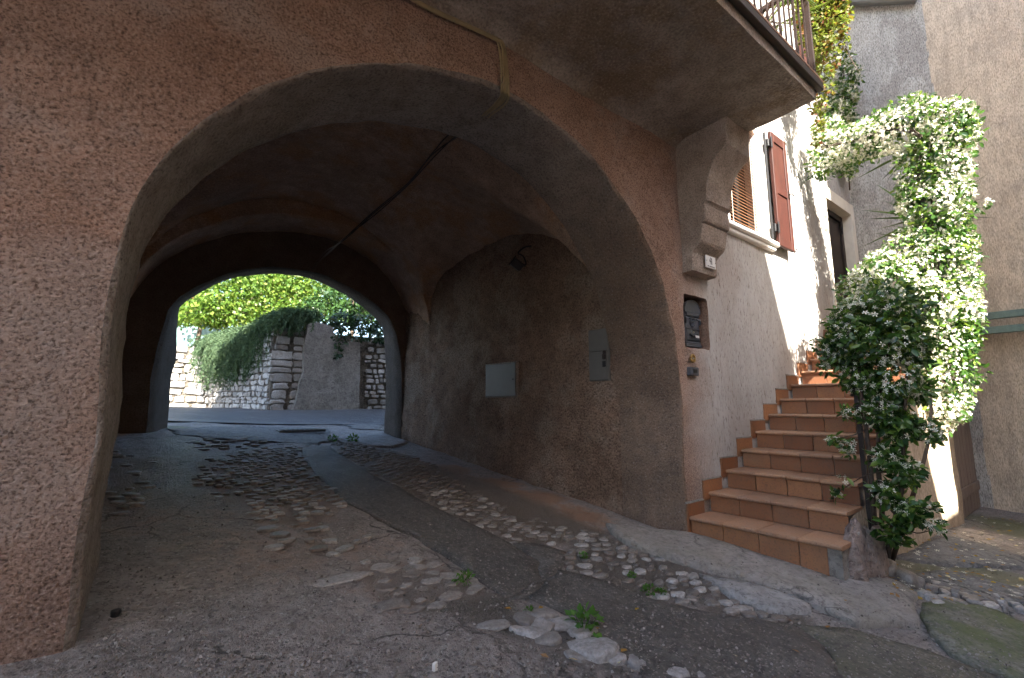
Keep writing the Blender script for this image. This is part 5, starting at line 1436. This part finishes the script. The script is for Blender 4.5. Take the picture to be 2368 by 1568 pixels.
# ================================================================== BEYOND THE FAR ARCH
def blockstone(seed):
    r = np.random.default_rng(seed); V = []; idx = {}
    g = [-1, -.45, .45, 1]
    pts = {}
    for i in range(4):
        for j in range(4):
            for k in range(4):
                if i in (0, 3) or j in (0, 3) or k in (0, 3):
                    p = np.array([g[i], g[j], g[k]]); nrm_ = (np.abs(p) ** 9).sum() ** (1 / 9)
                    q = p / nrm_ * (1 + r.uniform(-.24, .05)); pts[(i, j, k)] = len(V); V.append(q)
    F = []
    for ax in range(3):
        for s in (0, 3):
            for a in range(3):
                for b in range(3):
                    q = []
                    for (da, db) in ((0, 0), (1, 0), (1, 1), (0, 1)):
                        c = [0, 0, 0]; c[ax] = s; c[(ax + 1) % 3] = a + da; c[(ax + 2) % 3] = b + db; q.append(pts[tuple(c)])
                    F.append(tuple(q if s else q[::-1]))
    return new_mesh('stone', np.array(V), F, M['wallstone'], False)
STONES = [blockstone(k) for k in range(10)]
def stone_face(root, a, b, z0, z1, w, h, dep=.09, skip=None, zbase=None, fill=1.0):
    """rows of stones on a vertical face from a to b (xy)"""
    a, b = np.array(a, float), np.array(b, float); L = np.linalg.norm(b - a); t = (b - a) / L; nrm_ = np.array([t[1], -t[0]]); ang = math.atan2(t[1], t[0])
    z = z0; row = 0
    while z < z1 - h * .4:
        hh = h * random.uniform(.6, 1.45); u = -random.uniform(0, w * .5)
        while u < L - w * .2:
            ww = w * random.choice((.45, .6, .8, 1.0, 1.2, 1.6)); uc = u + ww / 2
            if 0 < uc < L:
                zc = z + hh / 2 + random.uniform(-.15, .15) * h
                p = a + t * uc
                zg = zc + (g1(p[0], p[1]) if zbase is None else 0)
                if skip is None or not skip(uc, zc):
                    inst('stone', random.choice(STONES), root, (p[0] + nrm_[0] * .0, p[1] + nrm_[1] * .0, zg), (random.uniform(-.12, .12), random.uniform(-.16, .16), ang), (ww * .48 * fill * random.uniform(.9, 1.04), dep * random.uniform(.7, 1.4), hh * .47 * fill * random.uniform(.8, 1.1)))
            u += ww * 1.02
        z += hh * 1.02; row += 1
C0 = onZ(622, 950, .955)[:2]; C0 = np.array([2.02, 12.6]); C1 = np.array([1.05, 16.2])
C2 = np.array([2.75, 12.52]); C3 = np.array([4.35, 12.5]); C4 = np.array([6.4, 12.5])
rw = empty('garden_wall', (2.02, 12.6, .95), 'dry stone retaining wall with a grey rendered patch across the road', 'wall')
def core(name, a, b, th, z0, z1a, z1b, mat, root):
    a, b = np.array(a), np.array(b); t = (b - a) / np.linalg.norm(b - a); n_ = np.array([-t[1], t[0]]) * th
    V = [(*a, z0), (*b, z0), (*(b + n_), z0), (*(a + n_), z0), (*a, z1a), (*b, z1b), (*(b + n_), z1b), (*(a + n_), z1a)]
    return mk(name, np.array(V), [(0, 1, 5, 4), (1, 2, 6, 5), (2, 3, 7, 6), (3, 0, 4, 7), (4, 5, 6, 7)], mat, root)
core('core', C1, C0, .5, .6, 2.75, 2.95, M['mortar'], rw)
core('core', C0 + (.012, 0), C4, .5, .6, 2.98, 2.98, M['mortar'], rw)
stone_face(rw, C1, C0, .0, 1.95, .20, .125, .05)
# quoins at the corner
z = g1(*C0) - .05
k = 0
while z < 3.0:
    hh = random.choice((.11, .14, .17, .21, .24)); 
    inst('quoin', random.choice(STONES), rw, (C0[0] + .20 + random.uniform(-.03, .03), C0[1], z + hh / 2), (0, 0, random.uniform(-.05, .05)), (.24 * random.uniform(.6, 1.15), .07, hh * .48))
    inst('quoin', random.choice(STONES), rw, (C0[0] + .58 + random.uniform(-.04, .04), C0[1] + .01, z + hh / 2), (0, 0, random.uniform(-.05, .05)), (.16 * random.uniform(.6, 1.25), .06, hh * .43))
    z += hh * 1.02; k += 1
stone_face(rw, C3, C4, .0, 1.95, .22, .15, .04, fill=.82)
rp = [(712, 752), (735, 745), (768, 757), (778, 788), (832, 792), (830, 950), (678, 952), (690, 905), (700, 860), (703, 800)]
rp = [onY(*q, 12.44)[[0, 2]] for q in rp]
rp = resample(np.array(rp + rp[:1]), .08)[:-1]; rp = rp + .02 * np.c_[fbm(np.c_[rp, rp[:, :1] * 0], 5, 3, 3), fbm(np.c_[rp, rp[:, :1] * 0], 5, 3, 4)]
V2, T = cdt(rp, (), np.stack(np.meshgrid(np.arange(2.4, 4.6, .12), np.arange(.8, 3.2, .12), indexing='ij'), -1).reshape(-1, 2), .05)
Vf = np.c_[V2[:, 0], np.full(len(V2), 12.40), V2[:, 1]]; Vf[:, 1] += lump(Vf, .012, 4)
nV = len(Vf); m = len(rp); idx = [int(np.argmin(((V2 - p) ** 2).sum(1))) for p in rp]
sk = np.c_[rp[:, 0], np.full(m, 12.62), rp[:, 1]]
mk('render_patch', np.vstack([Vf, sk]), [tuple(t) for t in T] + [(idx[k], idx[(k + 1) % m], nV + (k + 1) % m, nV + k) for k in range(m)], M['render'], rw, False)
# sunlit wall farther left
fw2 = empty('far_stone_wall', (0, 16.8, 1.0), 'sunlit pale stone wall at the far left beyond the passage', 'wall')
core('core', (-4.5, 17.0), (1.25, 16.75), .5, .6, 2.85, 2.85, M['mortar'], fw2)
stone_face(fw2, (-2.2, 16.88), (1.2, 16.74), .0, 1.85, .34, .17, .05)
ph = empty('pale_house', (-1, 24, 1.2), 'pale teal house front behind the sunlit stone wall', 'house')
mk('wall', *box(-9, 3.2, 24, 30, .8, 5.6), M['tealwall'], ph)
mk('roof', *box(-9.3, 3.4, 23.7, 30.2, 5.603, 5.75), M['roof'], ph)
w = mk('window', *box(-3.4, -2.4, 23.95, 23.998, 2.8, 4.2), M['white'], ph)
mk('pane', *box(-3.3, -2.5, 23.93, 23.948, 2.9, 4.1), M['glass'], w)

# trailing rosemary over the wall top
ro = empty('trailing_rosemary', (1.7, 13.8, 2.8), 'grey green trailing rosemary hanging over the stone wall', 'shrub')
Wl, Fl, nf = [], [], 0
pos, dirs = [], []
tt = rng.uniform(-.06, 1, 1150)
edge = (C1 - C0) / np.linalg.norm(C1 - C0); outn = np.array([-edge[1] * -1, edge[0] * -1]); outn = np.array([edge[1], -edge[0]]); 
if outn @ (-C0) < 0: outn = -outn
for t_ in tt:
    b0 = C0 + (.45, 0) * np.array([1, 0]) * (1 - t_) + (C1 - C0) * t_ * 1.02
    b0 = b0 + outn * rng.uniform(-.6, .08)
    zb = 2.98 - .12 * t_ + rng.uniform(0, .22) + .25 * math.exp(-((t_ - .02) / .3) ** 2)
    L = rng.uniform(.3, 1.15) * (1.2 if .10 < t_ < .95 else .4)
    side = outn * rng.uniform(.12, .42) + edge * rng.normal(0, .1)
    C = catmull([(b0[0], b0[1], zb), (b0[0] + side[0] * .7, b0[1] + side[1] * .7, zb + .10), (b0[0] + side[0] * 1.5, b0[1] + side[1] * 1.5, zb - L * .35), (b0[0] + side[0] * 1.7 + rng.normal(0, .05), b0[1] + side[1] * 1.7, zb - L)], 9)
    d = np.gradient(C, axis=0); d /= np.linalg.norm(d, axis=1)[:, None]
    for q, dq in zip(C, d):
        for r_ in range(3):
            pos.append(q + rng.normal(0, .012, 3)); dirs.append(dq * 1.0 + rng.normal(0, .55, 3))
pos, dirs = np.array(pos), np.array(dirs); nl = len(pos)
W, F, r_ = scatter((np.array([(0, .09, 0), (0, -.09, 0), (.6, -.07, .05), (1, 0, 0), (.6, .07, .05)]), [(0, 1, 2, 3, 4)]), pos, frames(nl, dirs, rng.normal(size=(nl, 3))), rng.uniform(.07, .12, nl))
mk('foliage', W, F, M['rosemary'], ro, rnd=r_, kind='stuff')

iv = empty('ivy', (4.6, 12.7, 2.9), 'dark ivy spilling over the wall top at the right of the far arch', 'climber')
def vol(px, py, Y, r, ry=None, rz=None):
    p = onY(px, py, Y); return (*p, r, ry or r, rz or r)
ivb = [vol(800, 745, 12.6, .4, .3, .3), vol(850, 750, 12.6, .5, .35, .3), vol(895, 760, 12.6, .5, .35, .3), vol(785, 785, 12.35, .16, .12, .28), vol(780, 815, 12.33, .1, .1, .2), vol(830, 770, 12.4, .28, .2, .2), vol(880, 780, 12.4, .35, .2, .15), vol(755, 742, 12.7, .25, .2, .15), vol(930, 740, 12.7, .6, .4, .4)]
foliage('leaves', iv, ivb, 3600, .10, M['ivy'], OVAL, .5, .5)
stems(iv, [[onY(785, 760, 12.5), onY(783, 800, 12.36), onY(780, 830, 12.34)], [onY(850, 760, 12.5), onY(860, 780, 12.4)]], .012)

def tree(label, base, trunk, blobs, n, size, mat, name='tree', r0=.13):
    r_ = empty(name, base, label, 'tree', 'trees and shrubs behind the garden wall')
    C = catmull(trunk, 6)
    mk('trunk', *tube(C, np.linspace(r0, r0 * .4, len(C)), 8), M['bark'], r_, True)
    for b in blobs[:7]:
        e = np.array(b[:3]); s_ = C[int(len(C) * .6)]
        mk('limb', *tube(catmull([s_, (s_ + e) / 2 + rng.normal(0, .1, 3), e], 4), np.linspace(r0 * .45, r0 * .12, 9), 6), M['bark'], r_, True)
    foliage('crown', r_, blobs, n, size, mat, OVAL, .35, .3)
    return r_
def tr_(px, Yb, top, mat, label, bl, n, size):
    b = onY(px, 900, Yb); base = np.array([b[0], b[1], g1(b[0], b[1]) + (1.6 if Yb > 13 else 0)])
    tree(label, base, [base, base + (.1, 0, (top - base[2]) * .35), base + (.05, .1, (top - base[2]) * .6), base + (.1, .0, (top - base[2]) * .85)], bl, n, size, mat, r0=.08)
tr_(560, 17.5, 5.5, M['tleaf'], 'bright yellow green tree in full sun above the rosemary', [vol(560, 680, 17.5, .95), vol(500, 700, 17.3, .8, .8, .7), vol(610, 665, 17.6, 1.0), vol(550, 730, 17.0, .7, .6, .5), vol(450, 715, 17.2, .7, .7, .55), vol(620, 720, 17.0, .6), vol(580, 630, 18, 1.1)], 9000, .115)
tr_(690, 17.0, 5.6, M['tleaf'], 'sunlit green shrub right of the bright tree over the corner of the wall', [vol(680, 670, 17.2, .85), vol(720, 650, 17.5, .9), vol(670, 720, 16.2, .6, .6, .5), vol(740, 690, 17, .7), vol(650, 640, 18, .9)], 6500, .11)
tr_(440, 18.5, 5.2, M['tleaf'], 'sunlit bush overhanging the pale house front at the far left', [vol(440, 690, 18.5, .9), vol(380, 720, 18.5, .6), vol(470, 725, 18.0, .6, .5, .4), vol(430, 720, 18.4, .6, .6, .35), vol(400, 690, 18.6, .8), vol(500, 735, 17.6, .45, .4, .3), vol(520, 750, 17.4, .4, .4, .25)], 5500, .11)
tr_(800, 15.0, 4.9, M['dleaf'], 'dark evergreen shrub behind the ivy on the wall', [vol(760, 700, 14.6, .55), vol(810, 690, 14.8, .7), vol(860, 700, 14.8, .7), vol(720, 715, 14.2, .4, .4, .3), vol(910, 690, 15, .9), vol(790, 730, 14.0, .5, .5, .3)], 5200, .12)
tr_(640, 23, 8.5, M['dleaf'], 'tall dark tree filling the background behind the bright trees', [vol(640, 640, 23, 2.2), vol(540, 660, 23.5, 1.9), vol(740, 640, 23, 2.1), vol(460, 690, 22.5, .9), vol(850, 650, 22, 2.0), vol(640, 560, 23, 2.6), vol(600, 710, 22, 1.2), vol(700, 710, 21.5, 1.2)], 7500, .22)
tr_(900, 22, 8, M['dleaf'], 'tall dark tree at the right edge of the view through the arch', [vol(900, 660, 21.5, 2.2), vol(960, 600, 22, 2.4), vol(850, 600, 22, 2.2), vol(900, 720, 20, 1.2)], 4000, .22)
# earth bank behind the retaining wall
bx, by = np.linspace(-.0, 1, 26), np.linspace(0, 1, 20)
Pb = []
for u in bx:
    for v in by:
        x = .9 + u * 9; y = 13.0 + v * 16 + max(0, (2.4 - x)) * 2.6
        Pb.append((x, y, 2.75 + .04 * (y - 13) + .1 * math.sin(x * 2.1 + y)))
mk('earth_bank', np.array(Pb), grid_faces(26, 20), M['redsoil'], None, True, kind='structure')

print('objects', len(bpy.data.objects))
